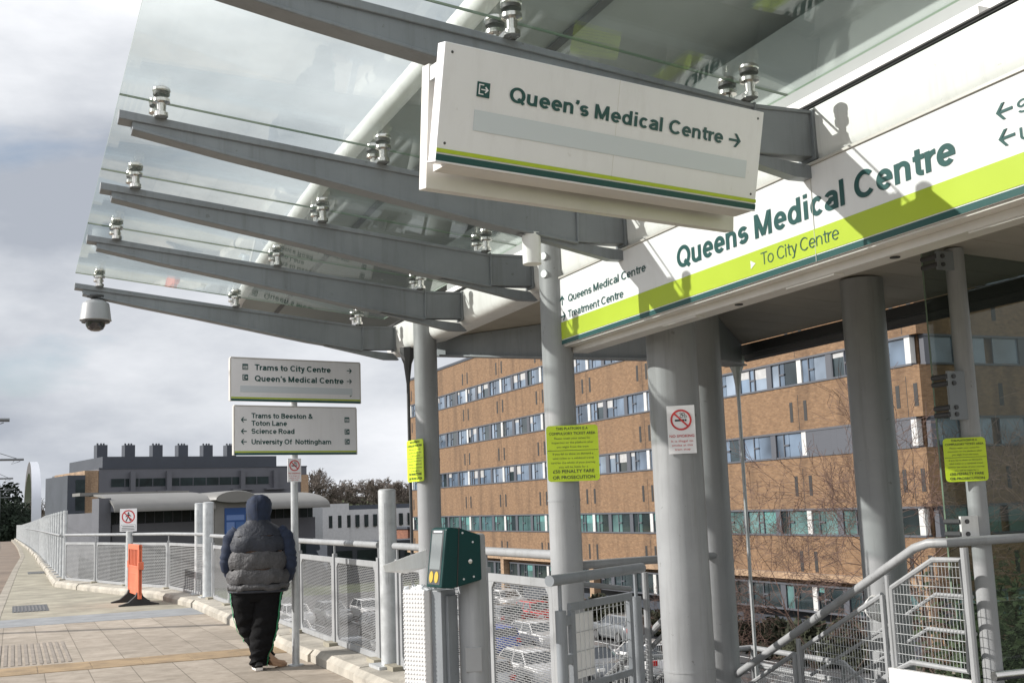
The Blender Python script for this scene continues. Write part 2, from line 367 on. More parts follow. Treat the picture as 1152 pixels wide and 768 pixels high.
def paving_mat():
    m = bpy.data.materials.new("paving_slabs"); m.use_nodes = True; t = m.node_tree; b = t.nodes["Principled BSDF"]
    c = t.nodes.new("ShaderNodeTexCoord"); mp = t.nodes.new("ShaderNodeMapping"); mp.inputs['Rotation'].default_value = (0, 0, math.radians(90)); mp.inputs['Location'].default_value = (0.43, 0.1, 0)
    t.links.new(c.outputs['Object'], mp.inputs[0])
    nz = t.nodes.new("ShaderNodeTexNoise"); nz.inputs['Scale'].default_value = 1.6; nz.inputs['Detail'].default_value = 3
    t.links.new(c.outputs['Object'], nz.inputs['Vector'])
    br = t.nodes.new("ShaderNodeTexBrick"); br.inputs['Scale'].default_value = 1.0
    br.inputs['Brick Width'].default_value = 1.30; br.inputs['Row Height'].default_value = 0.44; br.inputs['Mortar Size'].default_value = 0.005; br.inputs['Mortar Smooth'].default_value = 0.15; br.offset = 0.5
    br.inputs['Color1'].default_value = (0.385, 0.335, 0.28, 1); br.inputs['Color2'].default_value = (0.295, 0.255, 0.21, 1); br.inputs['Mortar'].default_value = (0.17, 0.145, 0.115, 1); br.inputs['Bias'].default_value = -0.1
    t.links.new(mp.outputs[0], br.inputs['Vector'])
    n2 = t.nodes.new("ShaderNodeTexNoise"); n2.inputs['Scale'].default_value = 3.5; n2.inputs['Detail'].default_value = 9; n2.inputs['Roughness'].default_value = 0.7
    t.links.new(c.outputs['Object'], n2.inputs['Vector'])
    r = t.nodes.new("ShaderNodeValToRGB"); r.color_ramp.elements[0].position = 0.3; r.color_ramp.elements[0].color = (0.66, 0.64, 0.6, 1); r.color_ramp.elements[1].position = 0.62; r.color_ramp.elements[1].color = (1.06, 1.05, 1.04, 1)
    t.links.new(n2.outputs['Fac'], r.inputs[0])
    mm = t.nodes.new("ShaderNodeMix"); mm.data_type = 'RGBA'; mm.blend_type = 'MULTIPLY'; mm.inputs[0].default_value = 1
    t.links.new(br.outputs['Color'], mm.inputs[6]); t.links.new(r.outputs[0], mm.inputs[7]); t.links.new(mm.outputs[2], b.inputs['Base Color'])
    vo = t.nodes.new("ShaderNodeTexVoronoi"); vo.inputs['Scale'].default_value = 3.4; t.links.new(c.outputs['Object'], vo.inputs['Vector'])
    vr = t.nodes.new("ShaderNodeMapRange"); vr.inputs[1].default_value = 0.055; vr.inputs[2].default_value = 0.075; vr.inputs[3].default_value = 0.5; vr.inputs[4].default_value = 0.0; t.links.new(vo.outputs['Distance'], vr.inputs[0])
    nb = t.nodes.new("ShaderNodeTexNoise"); nb.inputs['Scale'].default_value = 0.9; nb.inputs['Detail'].default_value = 8; nb.inputs['Roughness'].default_value = 0.68; t.links.new(c.outputs['Object'], nb.inputs['Vector'])
    rb = t.nodes.new("ShaderNodeMapRange"); rb.inputs[1].default_value = 0.5; rb.inputs[2].default_value = 0.72; rb.inputs[3].default_value = 0.0; rb.inputs[4].default_value = 0.55; t.links.new(nb.outputs['Fac'], rb.inputs[0])
    mxx = t.nodes.new("ShaderNodeMath"); mxx.operation = 'MAXIMUM'; t.links.new(vr.outputs[0], mxx.inputs[0]); t.links.new(rb.outputs[0], mxx.inputs[1])
    mst = t.nodes.new("ShaderNodeMix"); mst.data_type = 'RGBA'; t.links.new(mxx.outputs[0], mst.inputs[0]); t.links.new(mm.outputs[2], mst.inputs[6]); mst.inputs[7].default_value = (0.19, 0.165, 0.13, 1)
    t.links.new(mst.outputs[2], b.inputs['Base Color'])
    b.inputs['Roughness'].default_value = 0.85
    bp = t.nodes.new("ShaderNodeBump"); bp.inputs['Strength'].default_value = 0.5; bp.inputs['Distance'].default_value = 0.01
    ad = t.nodes.new("ShaderNodeMath"); ad.operation = 'MULTIPLY_ADD'; ad.inputs[1].default_value = 0.35
    inv = t.nodes.new("ShaderNodeMath"); inv.operation = 'SUBTRACT'; inv.inputs[0].default_value = 1.0
    t.links.new(br.outputs['Fac'], inv.inputs[1]); t.links.new(n2.outputs['Fac'], ad.inputs[0]); t.links.new(inv.outputs[0], ad.inputs[2]); t.links.new(ad.outputs[0], bp.inputs['Height']); t.links.new(bp.outputs[0], b.inputs['Normal'])
    return m
M_paving = paving_mat()

def brick_mat(name, c1, c2, mortar, bw=0.225, bh=0.075):
    m = bpy.data.materials.new(name); m.use_nodes = True; t = m.node_tree; b = t.nodes["Principled BSDF"]
    c = t.nodes.new("ShaderNodeTexCoord"); sp = t.nodes.new("ShaderNodeSeparateXYZ"); ad = t.nodes.new("ShaderNodeMath"); ad.operation = 'ADD'; cb = t.nodes.new("ShaderNodeCombineXYZ")
    t.links.new(c.outputs['Object'], sp.inputs[0]); t.links.new(sp.outputs[0], ad.inputs[0]); t.links.new(sp.outputs[1], ad.inputs[1]); t.links.new(ad.outputs[0], cb.inputs[0]); t.links.new(sp.outputs[2], cb.inputs[1])
    br = t.nodes.new("ShaderNodeTexBrick"); br.inputs['Scale'].default_value = 1; br.inputs['Brick Width'].default_value = bw; br.inputs['Row Height'].default_value = bh; br.inputs['Mortar Size'].default_value = 0.008
    br.inputs['Color1'].default_value = (*c1, 1); br.inputs['Color2'].default_value = (*c2, 1); br.inputs['Mortar'].default_value = (*mortar, 1)
    t.links.new(cb.outputs[0], br.inputs['Vector'])
    mp = t.nodes.new("ShaderNodeMapping"); mp.inputs['Scale'].default_value = (3.2, 7.0, 1); t.links.new(cb.outputs[0], mp.inputs[0])
    n = t.nodes.new("ShaderNodeTexNoise"); n.inputs['Scale'].default_value = 0.9; n.inputs['Detail'].default_value = 10; n.inputs['Roughness'].default_value = 0.75; t.links.new(mp.outputs[0], n.inputs['Vector'])
    mp3 = t.nodes.new("ShaderNodeMapping"); mp3.inputs['Scale'].default_value = (0.9, 0.12, 1); t.links.new(cb.outputs[0], mp3.inputs[0])
    n3 = t.nodes.new("ShaderNodeTexNoise"); n3.inputs['Scale'].default_value = 1.0; n3.inputs['Detail'].default_value = 6; t.links.new(mp3.outputs[0], n3.inputs['Vector'])
    r = t.nodes.new("ShaderNodeValToRGB"); r.color_ramp.elements[0].position = 0.3; r.color_ramp.elements[0].color = (0.62, 0.58, 0.56, 1); r.color_ramp.elements[1].position = 0.66; r.color_ramp.elements[1].color = (1.2, 1.2, 1.18, 1)
    t.links.new(n.outputs['Fac'], r.inputs[0])
    r3 = t.nodes.new("ShaderNodeValToRGB"); r3.color_ramp.elements[0].position = 0.34; r3.color_ramp.elements[0].color = (0.72, 0.72, 0.74, 1); r3.color_ramp.elements[1].position = 0.52; r3.color_ramp.elements[1].color = (1.05, 1.05, 1.05, 1)
    t.links.new(n3.outputs['Fac'], r3.inputs[0])
    m1 = t.nodes.new("ShaderNodeMix"); m1.data_type = 'RGBA'; m1.blend_type = 'MULTIPLY'; m1.inputs[0].default_value = 1
    m2 = t.nodes.new("ShaderNodeMix"); m2.data_type = 'RGBA'; m2.blend_type = 'MULTIPLY'; m2.inputs[0].default_value = 1
    t.links.new(br.outputs['Color'], m1.inputs[6]); t.links.new(r.outputs[0], m1.inputs[7]); t.links.new(m1.outputs[2], m2.inputs[6]); t.links.new(r3.outputs[0], m2.inputs[7]); t.links.new(m2.outputs[2], b.inputs['Base Color'])
    b.inputs['Roughness'].default_value = 0.9
    return m
M_brick = brick_mat("tan_brick", (0.225, 0.133, 0.070), (0.170, 0.096, 0.049), (0.18, 0.138, 0.098))
M_brickred = brick_mat("red_brick", (0.26, 0.10, 0.06), (0.2, 0.075, 0.05), (0.2, 0.14, 0.1))
M_brickpale = brick_mat("pale_brick", (0.36, 0.25, 0.16), (0.3, 0.2, 0.12), (0.3, 0.22, 0.16))

def window_mat(name, col, rough=0.06, var=0.5, scale=0.35):
    m = mat(name, col, rough, var=var, vscale=scale, coat=0.6, spec=0.9)
    for nd in m.node_tree.nodes:
        if nd.type == 'TEX_NOISE': nd.inputs['Detail'].default_value = 2
        if nd.type == 'MAP_RANGE': nd.inputs[3].default_value = 0.03; nd.inputs[4].default_value = 0.10
    return m
M_win_blue = window_mat("window_glass_pale", (0.16, 0.215, 0.29), var=0.7)
M_win_pale = window_mat("window_glass_sky", (0.27, 0.33, 0.41), var=0.5)
M_blind = mat("window_blind", (0.42,0.42,0.42), 0.5, var=0.2, coat=0.4)
M_blindg = mat("green_blind", (0.10,0.26,0.25), 0.5, var=0.3, coat=0.4)
M_win_green = window_mat("window_glass_curtain", (0.11, 0.20, 0.20), var=0.75)
M_win_dark = window_mat("window_glass_dark", (0.03, 0.045, 0.05), var=0.6)
M_win_far = mat("far_glazing", (0.02, 0.032, 0.034), 0.35, var=0.6, vscale=0.5, spec=0.25)
M_frame = mat("window_frame_grey", (0.075, 0.08, 0.095), 0.5)
M_clad = mat("grey_cladding", (0.105, 0.108, 0.125), 0.55, var=0.12, vscale=0.5)
M_cladd = mat("dark_cladding", (0.042, 0.05, 0.066), 0.5, var=0.15, vscale=0.4)
M_roof = mat("metal_roof", (0.19, 0.187, 0.178), 0.5, var=0.15, vscale=0.4)

# ================================================================== SETTING
g = MB(); g.add([(-1500,-200,-5.8),(1500,-200,-5.8),(1500,2600,-5.8),(-1500,2600,-5.8)], [(0,1,2,3)])
structure(g.build("ground", M_grass, smooth=0))
g = MB(); g.add([(3.6,-20,-5.796),(33.5,-20,-5.796),(33.5,105,-5.796),(3.6,105,-5.796)], [(0,1,2,3)])
structure(g.build("car_park", M_asph, smooth=0))
g = MB()
for yy in range(14, 78, 1):
    pass
for row in (20, 31, 42, 53, 64, 75, 86):
    for k in range(11):
        x = 6 + k*2.55
        g.add([(x,row,-5.792),(x+.1,row,-5.792),(x+.1,row+4.9,-5.792),(x,row+4.9,-5.792)], [(0,1,2,3)])
structure(g.build("parking_bay_markings", M_white, smooth=0))
g = MB(); g.add([(33.5,-20,-5.79),(36,-20,-5.79),(36,110,-5.79),(33.5,110,-5.79)], [(0,1,2,3)])
structure(g.build("pavement", M_concd, smooth=0))

# fence line in plan (posts)
DIAG = [(3.30,21.9),(3.0,25.1),(2.36,27.2),(1.84,29.4),(1.22,31.6)]
FAR = [(1.22,31.6),(1.2,45),(1.2,60),(1.05,80),(0.75,105),(0.35,135)]
fenceline = [(3.46,-6),(3.46,21.9)] + [(a+.16,b) for a,b in DIAG[1:]] + [(a+.16,b) for a,b in FAR[1:]]
deck = [(-7.5,-6)] + fenceline + [(-7.5,135)]
g = MB(); g.poly([(a,b,-1.5) for a,b in deck], (0,0,1.32)); structure(g.build("viaduct_deck", M_conc, smooth=0))
g = MB(); g.box(-.25, 3.452, -6, 19.8, -.3, 0); structure(g.build("platform", M_paving, smooth=0))
g = MB()
g.box(-.25, 2.95, 19.8, 21.35, -.3, 0.003)
structure(g.build("grey_coping_strip", M_greystrip, smooth=0))
g = MB()
y = 13.52
xs = [-.25,.28,.83,1.37,1.9,2.43,2.965]
for a, b in zip(xs[:-1], xs[1:]): g.box(a+.004, b-.004, y, y+.72, -.05, .005)
structure(g.build("tan_coping_strip", M_coping, smooth=0))
pathl = [(-.2,21.35),(-.18,23),(.18,45),(.55,63),(.5,85),(.35,105),(0,135)]
pathr = [(2.95,21.35),(2.7,24.4),(1.98,27.0),(1.4,29.4),(.98,31.4),(.97,45),(.97,60),(.82,80),(.52,105),(.12,135)]
g = MB(); g.poly([(a,b,-.2) for a,b in pathl + pathr[::-1]], (0,0,.2)); structure(g.build("path", M_concd, smooth=0))
g = MB()
for (a,b),(c,d) in zip(pathl[:-1], pathl[1:]): g.poly([(a-.16,b,-.2),(a+.02,b,-.2),(c+.02,d,-.2),(c-.16,d,-.2)], (0,0,.206))
structure(g.build("path_edging", M_edge, smooth=0))
g = MB(); g.add([(-7.4,-6,-.17),(-.4,-6,-.17),(.1,40,-.17),(.4,63,-.17),(.2,135,-.17),(-7.4,135,-.17)], [(0,1,2,3,4,5)]); structure(g.build("tram_track_bed", M_track, smooth=0))
g = MB()
for x in (-1.15,-2.585,-4.3,-5.735):
    g.tube([(x,-6,-.16),(x,40,-.16),(x+.35,70,-.16),(x+.2,100,-.16),(x-.2,135,-.16)], .03, 6)
    g.add([(x+.06,-6,-.165),(x+.14,-6,-.165),(x+.14,40,-.165),(x+.06,40,-.165)], [(0,1,2,3)])
structure(g.build("tram_rails", M_steel))
# kerb stones along the foot of the fence (uneven upstand)
g = MB()
random.seed(3)
def kerb_run(p, q, wl, hgt):
    p = V((*p,0)); q = V((*q,0)); d = (q-p); Ln = d.length; d.normalize(); nrm = V((-d.y, d.x, 0)); k = max(1, round(Ln/1.7))
    for i in range(k):
        a = p + d*(Ln*i/k+.006); b = p + d*(Ln*(i+1)/k-.006); h = hgt + random.uniform(-.012,.012); j = random.uniform(-.02,.02)
        pr = [(0,-.1),(0,h*.6),(.05,h),(wl,h+.02),(wl,-.1)]
        g.loft([[a + nrm*(-(w_)+j) + V((0,0,z_)) for w_, z_ in pr], [b + nrm*(-(w_)+j) + V((0,0,z_)) for w_, z_ in pr]])
kr = [(2.97,7.2)] + [pathr[i] for i in range(len(pathr))]
for a, b in zip(kr[:-1], kr[1:]): kerb_run(a, b, .5, .13)
structure(g.build("kerb", M_conc, smooth=25))
# tactile slab, drain covers (set in the paving)
g = MB()
for i in range(12):
    x = -.22 + i*.076
    g.box(x, x+.038, 14.42, 16.9, -.02, .006)
tag(g.build("tactile_slab", mat("tactile_grey",(0.27,0.235,0.2),0.9,var=0.3), loc=(.2,15.6,0), smooth=0), "ribbed tactile paving patch beside the tan strip on the platform", "tactile paving")
def drain(x, y, wx, wy, lab):
    t = thing("drain_cover", (x,y,0), lab, "drain cover", "metal covers in the path")
    b = MB(); b.box(x-wx/2,x+wx/2,y-wy/2,y+wy/2,-.02,.005); b.build("frame", M_dark, t, smooth=0)
    s = MB()
    for i in range(9):
        a = x-wx/2+.03+i*(wx-.09)/8.4
        s.box(a,a+.03,y-wy/2+.06,y+wy/2-.06,.004,.012)
    s.build("grating", mat("cast_iron",(0.14,0.14,0.14),0.7,var=0.3), t, smooth=0)
drain(.33, 23.9, .62, 1.8, "slotted iron drain cover nearest the grey strip on the path")
drain(.72, 41.0, .5, 1.8, "dark drain cover farther up the path, level with tall fence start")

# hill far behind
g = MB(); random.seed(5)
n = 30; rings = []
for i in range(n+1):
    x = -160 + i*14; h = 2.5 + 3.5*math.exp(-((x-75)/45)**2) + 1.5*math.exp(-((x+20)/60)**2) + random.uniform(-.3,.3)
    rings.append([V((x,225,-6)), V((x,262,h-5.0)), V((x,300,h)), V((x,420,h+1)), V((x,430,-6))])
g.loft(rings); structure(g.build("hill", M_grass))

# ================================================================== BRICK HOSPITAL
XB = 36.0; YS, YN = 38.0, 108.2; ZR = 14.3; ZG = -5.8
rows = [(10.6,11.9),(7.05,8.4),(3.45,4.8),(-.4,.93),(-4.1,-2.75)]
bld = thing("hospital_block", (XB, YS, ZG), "long five storey tan brick hospital block with ribbon windows", "building")
g = MB()
lev = [ZG] + [z for r in rows[::-1] for z in r] + [ZR]
for i in range(0, len(lev), 2):
    if i == 0: g.box(XB+.9, XB+15, YS+.9, YN-.9, lev[0], lev[1])
    else: g.box(XB, XB+16, YS, YN, lev[i], lev[i+1])
for i in range(1, len(lev)-1, 2):       # recessed core behind the ribbons
    g.box(XB+.35, XB+15.6, YS+.35, YN-.35, lev[i], lev[i+1])
g.box(XB+16, XB+70, YS+.002, YS+18, ZG, 12.2)
g.build("wall", M_brick, bld, smooth=0)
g = MB(); g.box(XB-.06, XB+16.06, YS-.06, YN+.06, ZR, ZR+.22); g.box(XB+16.07, XB+70, YS-.06, YS+18, 12.2, 12.4); g.build("parapet", M_cladd, bld, smooth=0)
g = MB(); g.box(XB+.86, XB+.899, YS+1, YN-1, ZG, -4.2); g.build("plinth", M_cladd, bld, smooth=0)
# slots in pairs
g = MB(); bay = 7.66
bays = [38.4 + bay*k for k in range(10)]
slot = MB()
for zt in (9.1, 5.25, 1.55, -2.15, 12.25):
    for yb in bays:
        for d in (-.62, .5):
            slot.box(XB-.012, XB+.05, yb+d-.12+.55, yb+d+.12+.55, zt, zt+1.0)
        slot.box(XB-.006, XB+.02, yb+.47, yb+.50, zt-.62, zt+(1.35 if zt < 12 else 1.9))
    for k in range(7):
        slot.box(XB+4.5+k*5.2, XB+4.75+k*5.2, YS-.012, YS+.05, zt, zt+1.0)
sl = slot.build("wall_slots", M_black, bld, smooth=0); sl['kind'] = 'stuff'
random.seed(11)
pattern = [(.36,'w'),(1.1,'p'),(.42,'v'),(.62,'p'),(.42,'d'),(1.12,'p'),(.42,'v'),(.9,'p'),(.42,'d'),(.95,'p'),(.42,'v'),(.51,'p')]
for ri, (z0, z1) in enumerate(rows):
    for bi, yb in enumerate(bays):
        y = yb; fr_ = MB(); pn = MB(); wp = MB()
        yend = min(yb+bay, YN-.1)
        fr_.box(XB-.05, XB+.3, yb, yend, z0-.0, z0+.09); fr_.box(XB-.05, XB+.3, yb, yend, z1-.1, z1+.0)
        alld = (ri == 2 and bi in (0,))
        for wd, tp in pattern:
            y1 = min(y+wd, yend)
            if y1-y < .05: break
            if tp == 'w': wp.box(XB-.03, XB+.25, y+.02, y1, z0+.09, z1-.1)
            elif tp == 'd' or alld: fr_.box(XB-.02, XB+.25, y+.002, y1, z0+.09, z1-.1)
            elif tp == 'p':
                pm = random.choice((0,0,0,1,2)); pn.box(XB+.06, XB+.12, y, y1, z0+.09, z1-.1, pm)
                if random.random() < .25: pn.box(XB+.05, XB+.0595, y, y1-.06, z1-.1-random.uniform(.2,.7), z1-.1, 3); fr_.box(XB-.01, XB+.15, y1-.06, y1, z0+.09, z1-.1)
            else:
                pn.box(XB+.04, XB+.09, y, y1, z0+.09, z1-.1); fr_.box(XB-.01, XB+.15, y1-.06, y1, z0+.09, z1-.1)
                fr_.box(XB-.012, XB+.15, y, y1-.06, (z0+z1)/2-.04, (z0+z1)/2+.04)
            y = y1
        f_ = fr_.build("window", M_frame, bld, smooth=0)
        if pn.v: pn.build("pane", [(M_win_blue if ri < 3 else M_win_green if ri == 3 else M_win_dark), M_win_dark, (M_win_pale if ri < 3 else M_win_green), M_blind if ri < 3 else M_blindg], f_, smooth=0)
        wp.build("white_panel", M_winpanel, f_, smooth=0)
# return face windows (shaded side)
for ri, (z0, z1) in enumerate(rows):
    for k in range(6):
        x = XB+.35+k*5.6; fr_ = MB(); pn = MB()
        fr_.box(x, x+5.6, YS-.05, YS+.3, z0, z0+.09); fr_.box(x, x+5.6, YS-.05, YS+.3, z1-.1, z1)
        a = x
        for wd, tp in [(.4,'d'),(1.3,'p'),(.4,'d'),(1.5,'p'),(.5,'w'),(1.5,'p')]:
            if tp == 'p': pn.box(a, a+wd, YS+.06, YS+.12, z0+.09, z1-.1)
            elif tp == 'd': fr_.box(a+.003, a+wd, YS-.02, YS+.25, z0+.09, z1-.1)
            a += wd
        f_ = fr_.build("window", M_frame, bld, smooth=0); pn.build("pane", M_win_blue if ri < 3 else M_win_green, f_, smooth=0)
for yb in bays[::2]:
    g = MB(); g.box(XB-.5, XB-.003, yb-.3, yb+.3, ZG, -2.51); g.build("pier", M_brickpale, bld, smooth=0)
g = MB(); g.box(XB-.51, XB-.002, YS, YN, -2.5, -2.2); g.build("sill_band", M_brickpale, bld, smooth=0)

# ================================================================== LABORATORY BUILDING, PAVILION, WHITE BLOCK
def frame_at(P, ang):
    u = V((math.cos(ang), math.sin(ang), 0)); n = V((math.sin(ang), -math.cos(ang), 0))
    return (V((P[0], P[1], 0)), u, V((0,0,1)), n)      # n points to the camera side
A = math.radians(12.5)
P1 = (9.55,149.86,ZG); F1 = frame_at(P1, A)
lab = thing("laboratory_building", P1, "grey clad block with dark rooftop plant room and flues", "building")
g = MB(); g.fbox(F1, 0, 28, -5.8, 8.0, -22, 0); g.build("wall", M_clad, lab, smooth=0)
g = MB(); g.fbox(F1, .7, 24, 8.0, 9.55, -16, -1); g.fbox(F1, -.05, 28.05, 7.98, 8.12, -.5, .08); g.build("plant_room", M_cladd, lab, smooth=0)
for s in (1.9, 5.5, 9.2, 12.7, 16.2, 19.6):
    g = MB(); g.fbox(F1, s, s+1.35, 9.3, 11.45, -9, -7.6)
    for d in (.25,.7,1.05): g.tube([F1[0]+F1[1]*(s+d)+F1[3]*(-8.3)+V((0,0,11.4)), F1[0]+F1[1]*(s+d)+F1[3]*(-8.3)+V((0,0,11.7))], .12, 8)
    g.build("flue", M_cladd, lab)
g = MB(); g.fbox(F1, 1.37, 22.4, 5.75, 6.75, -.2, .03); g.build("window", M_win_far, lab, smooth=0)
g = MB()
for k in range(13): g.fbox(F1, 1.37+k*1.75, 1.47+k*1.75, 5.75, 6.75, .0, .07)
g.build("window_frame", M_frame, lab, smooth=0)
for s in (4.0, 8.6, 18.5, 23.2):
    g = MB(); g.fbox(F1, s-.3, s+.3, 5.2, 7.6, .08, .7); g.fbox(F1, s-1.5, s+1.5, 5.0, 5.2, .08, .9); g.build("vent_stack", M_clad, lab, smooth=0)
for q in ((-1.7, -.02, -5.8, 7.8, -14, -.1), (27.1, 28.2, -5.8, 6.9, .02, .12)):
    g = MB(); g.fbox(F1, *q); g.build("brick_pier", M_brickpale, lab, smooth=0)
g = MB(); g.fbox(F1, -3.8, -1.72, -5.8, 7.25, -10, .3); g.build("stair_tower", M_cladd, lab, smooth=0)
g = MB()
for k in range(6): g.fbox(F1, -2.85, -1.75, -5+k*2, -3.3+k*2, .25, .34)
g.build("tower_glazing", M_win_far, lab, smooth=0)

P2 = (7.95,123.19,ZG); F2 = frame_at(P2, A)
pav = thing("curved_roof_pavilion", P2, "low grey pavilion with curved metal roof and bullnosed entrance", "building")
g = MB(); g.fbox(F2, .6, 24.6, -5.8, 2.5, -16, -2.0); g.fbox(F2, 0, 1.2, -5.8, 3.9, -2.6, -.2); g.fbox(F2, 1.6, 24.5, -1.2, 1.2, -1.98, -1.2); g.build("wall", M_clad, pav, smooth=0)
def curved_roof(mb, s0, s1, zt, zb, ov=1.6):
    prof = []
    for i in range(9):
        t_ = i/8; prof.append((ov - 9.0*(1-math.cos(t_*math.pi/2)) , zb + (zt-zb)*math.sin(t_*math.pi/2)))
    prof = prof + [(p[0]-.02, p[1]-.22) for p in prof[::-1]]
    o, u, v_, n_ = F2
    mb.loft([[o + u*s + n_*p + V((0,0,z)) for p, z in prof] for s in (s0, s1)])
g = MB(); curved_roof(g, 1.0, 11.6, 4.45, 2.65); curved_roof(g, 15.9, 25.0, 4.15, 2.45)
g.fbox(F2, -.3, 11.5, 4.3, 4.62, -8.9, -6.0)
g.build("roof", M_roof, pav)
g = MB(); g.fbox(F2, 11.6, 15.9, -5.8, 3.2, -9, 1.2); g.build("entrance_block", M_roof, pav, smooth=0)
g = MB(); o_, u_, v_, n_ = F2
c0 = o_ + u_*13.8 + V((0,0,3.4)); rg = []
for d in (-8.0, 1.6, 2.0):
    kx = 1.0 if d < 1.9 else .93
    rg.append([c0 + n_*d + u_*(2.5*kx*math.cos(a)) + V((0,0,(.95 if math.sin(a) > 0 else .35)*kx*math.sin(a))) for a in [2*math.pi*i/24 for i in range(24)]])
g.loft(rg); g.build("bullnose_canopy", M_roof, pav)
g = MB(); g.fbox(F2, 1.3, 11.5, 1.25, 2.45, -1.99, -1.9); g.fbox(F2, 16.0, 24.5, 1.0, 2.35, -1.99, -1.9); g.fbox(F2, 1.3, 24.5, -4.5, -1.3, -1.99, -1.85); gl_ = g.build("glazing", M_win_far, pav, smooth=0)
g = MB()
for k in range(24): g.fbox(F2, 1.3+k*.98, 1.38+k*.98, -4.5, -1.3, -1.9, -1.8); g.fbox(F2, 1.3+k*.98, 1.38+k*.98, 1.0, 2.4, -1.95, -1.86)
g.build("glazing_bars", M_frame, pav, smooth=0)
g = MB(); g.fbox(F2, 12.7, 15.1, -1.2, 2.5, 1.21, 1.3, 0); g.fbox(F2, 12.9, 14.9, 1.2, 1.75, 1.3, 1.31, 1); g.fbox(F2, 12.9, 13.8, -.6, 1.0, 1.3, 1.31, 1); g.fbox(F2, 13.95, 14.9, .2, 1.0, 1.3, 1.31, 2)
g.build("blue_banner", [mat("banner_blue",(0.02,0.07,0.22),0.4), mat("banner_light",(0.12,0.2,0.42),0.4), mat("banner_mid",(0.05,0.12,0.3),0.4)], pav, smooth=0)

P3 = (37.24,149.05,ZG); F3 = frame_at(P3, A)
wb = thing("white_block", P3, "low white rendered block with narrow windows beneath the wooded ridge", "building")
g = MB(); g.fbox(F3, .1, 4, -5.8, 2.75, -10, 0); g.fbox(F3, 4, 26, -5.8, 1.9, -10, -.2); g.build("wall", mat("pale_render",(0.52,0.53,0.55),0.7,var=0.1), wb, smooth=0)
for k in range(11):
    s = 1.0 + k*1.35
    g = MB(); g.fbox(F3, s, s+.5, -.4, 1.2, -.25, .05); g.build("window", M_win_far, wb, smooth=0)
g = MB(); g.fbox(F3, 3.9, 26.1, 1.9, 2.5, -9, -1.5); g.build("roof", M_cladd, wb, smooth=0)
P4 = (40.3,128,ZG)
lb = thing("red_brick_building", P4, "low red brick wing with flat roof before the white block", "building")
F4 = frame_at(P4, A)
g = MB(); g.fbox(F4, 2, 20, -5.8, -.6, -6, 0); g.build("wall", M_brickred, lb, smooth=0)
g = MB(); g.fbox(F4, 1.8, 20.2, -.6, -.35, -6.2, .25); g.build("roof", M_cladd, lb, smooth=0)
for k in range(6):
    g = MB(); g.fbox(F4, 3+k*2.8, 4.2+k*2.8, -3.2, -1.8, -.1, .04); g.build("window", M_win_far, lb, smooth=0)
P5 = (30,118,ZG); F5 = frame_at(P5, A)
sh = thing("dark_link_building", P5, "dark low link building with glazing behind the car park", "building")
g = MB(); g.fbox(F5, 0, 24, -5.8, -1.6, -5, 0); g.build("wall", M_cladd, sh, smooth=0)
for k in range(8):
    g = MB(); g.fbox(F5, .6+k*2.9, 2.9+k*2.9, -4.4, -2.4, -.1, .05); g.build("window", M_win_far, sh, smooth=0)

# white arch of the tram bridge
g = MB(); prof = []
for i in range(33):
    a = math.pi*i/32
    prof.append((V((2.95 - .32*math.cos(a), 200+34*math.cos(a)+30, -2.6 + 14.4*math.sin(a)**.55)), a))
rings = []
for p, a in prof:
    wd = .62 + .1*math.cos(a)**2; th = 1.0
    tn = V((0, -34*math.sin(a), 14.4*math.cos(a))).normalized(); nn = V((0, -tn.z, tn.y))
    rings.append([p + V((-wd,0,0)) + nn*th, p + V((wd,0,0)) + nn*th, p + V((wd,0,0)) - nn*th, p + V((-wd,0,0)) - nn*th])
g.loft(rings)
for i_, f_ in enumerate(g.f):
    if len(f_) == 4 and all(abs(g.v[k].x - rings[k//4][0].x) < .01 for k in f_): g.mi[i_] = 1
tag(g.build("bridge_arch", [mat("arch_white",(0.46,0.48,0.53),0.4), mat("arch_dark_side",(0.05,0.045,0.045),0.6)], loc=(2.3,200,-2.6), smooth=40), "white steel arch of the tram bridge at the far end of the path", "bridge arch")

# ================================================================== overhead line masts
M_mast = mat("mast_grey", (0.16,0.17,0.18), 0.5, metal=0.5)
t = thing("catenary_mast", (-2.7,19.9,-.2), "tall grey overhead wire mast left of the platform, its shadow crossing the paving", "mast", "overhead line masts beside the tram track")
g = MB(); g.tube([(-2.7,19.9,-.2),(-2.7,19.9,6.8)], .13, 12); g.build("pole", M_mast, t)
g = MB(); g.tube([(-2.7,19.9,6.1),(-1.6,19.9,6.1)], .05, 8); g.build("arm", M_mast, t)
for i, (yy, tip, ht) in enumerate([(47,-.22,5.5),(76,.5,5.5),(107,-.1,5.5),(142,-.2,5.5),(182,-.6,5.5)]):
    t = thing("catenary_mast", (-1.9,yy,-.2), ["nearest overhead wire mast at the left edge, its arm highest in the picture","overhead wire mast with the longest arm beside the track","third overhead wire mast along the track","fourth overhead wire mast along the track, low on the skyline","farthest overhead wire mast, in front of the dark evergreens"][i], "mast", "overhead line masts beside the tram track")
    g = MB(); g.tube([(-1.9,yy,-.2),(-1.9,yy,6.4)], .11, 10); g.build("pole", M_mast, t)
    g = MB(); g.tube([(-1.9,yy,ht),(tip,yy,ht)], .07, 8); g.tube([(-1.9,yy,ht+.75),(tip-.4,yy,ht+.06)], .02, 6); g.tube([(tip-.5,yy,ht),(tip-.7,yy,ht-.28),(tip-.2,yy,ht-.1)], .02, 6); g.build("arm", M_mast, t)
g = MB()
for x in (-1.86,-5.0): g.tube([(x,y_,5.2+.1*math.sin(y_)) for y_ in (-10,47,76,107,142,182)], .012, 5)
tag(g.build("contact_wire", M_dark, loc=(-1.86,47,5.2)), "pair of thin overhead tram wires strung from the masts", "overhead wire")

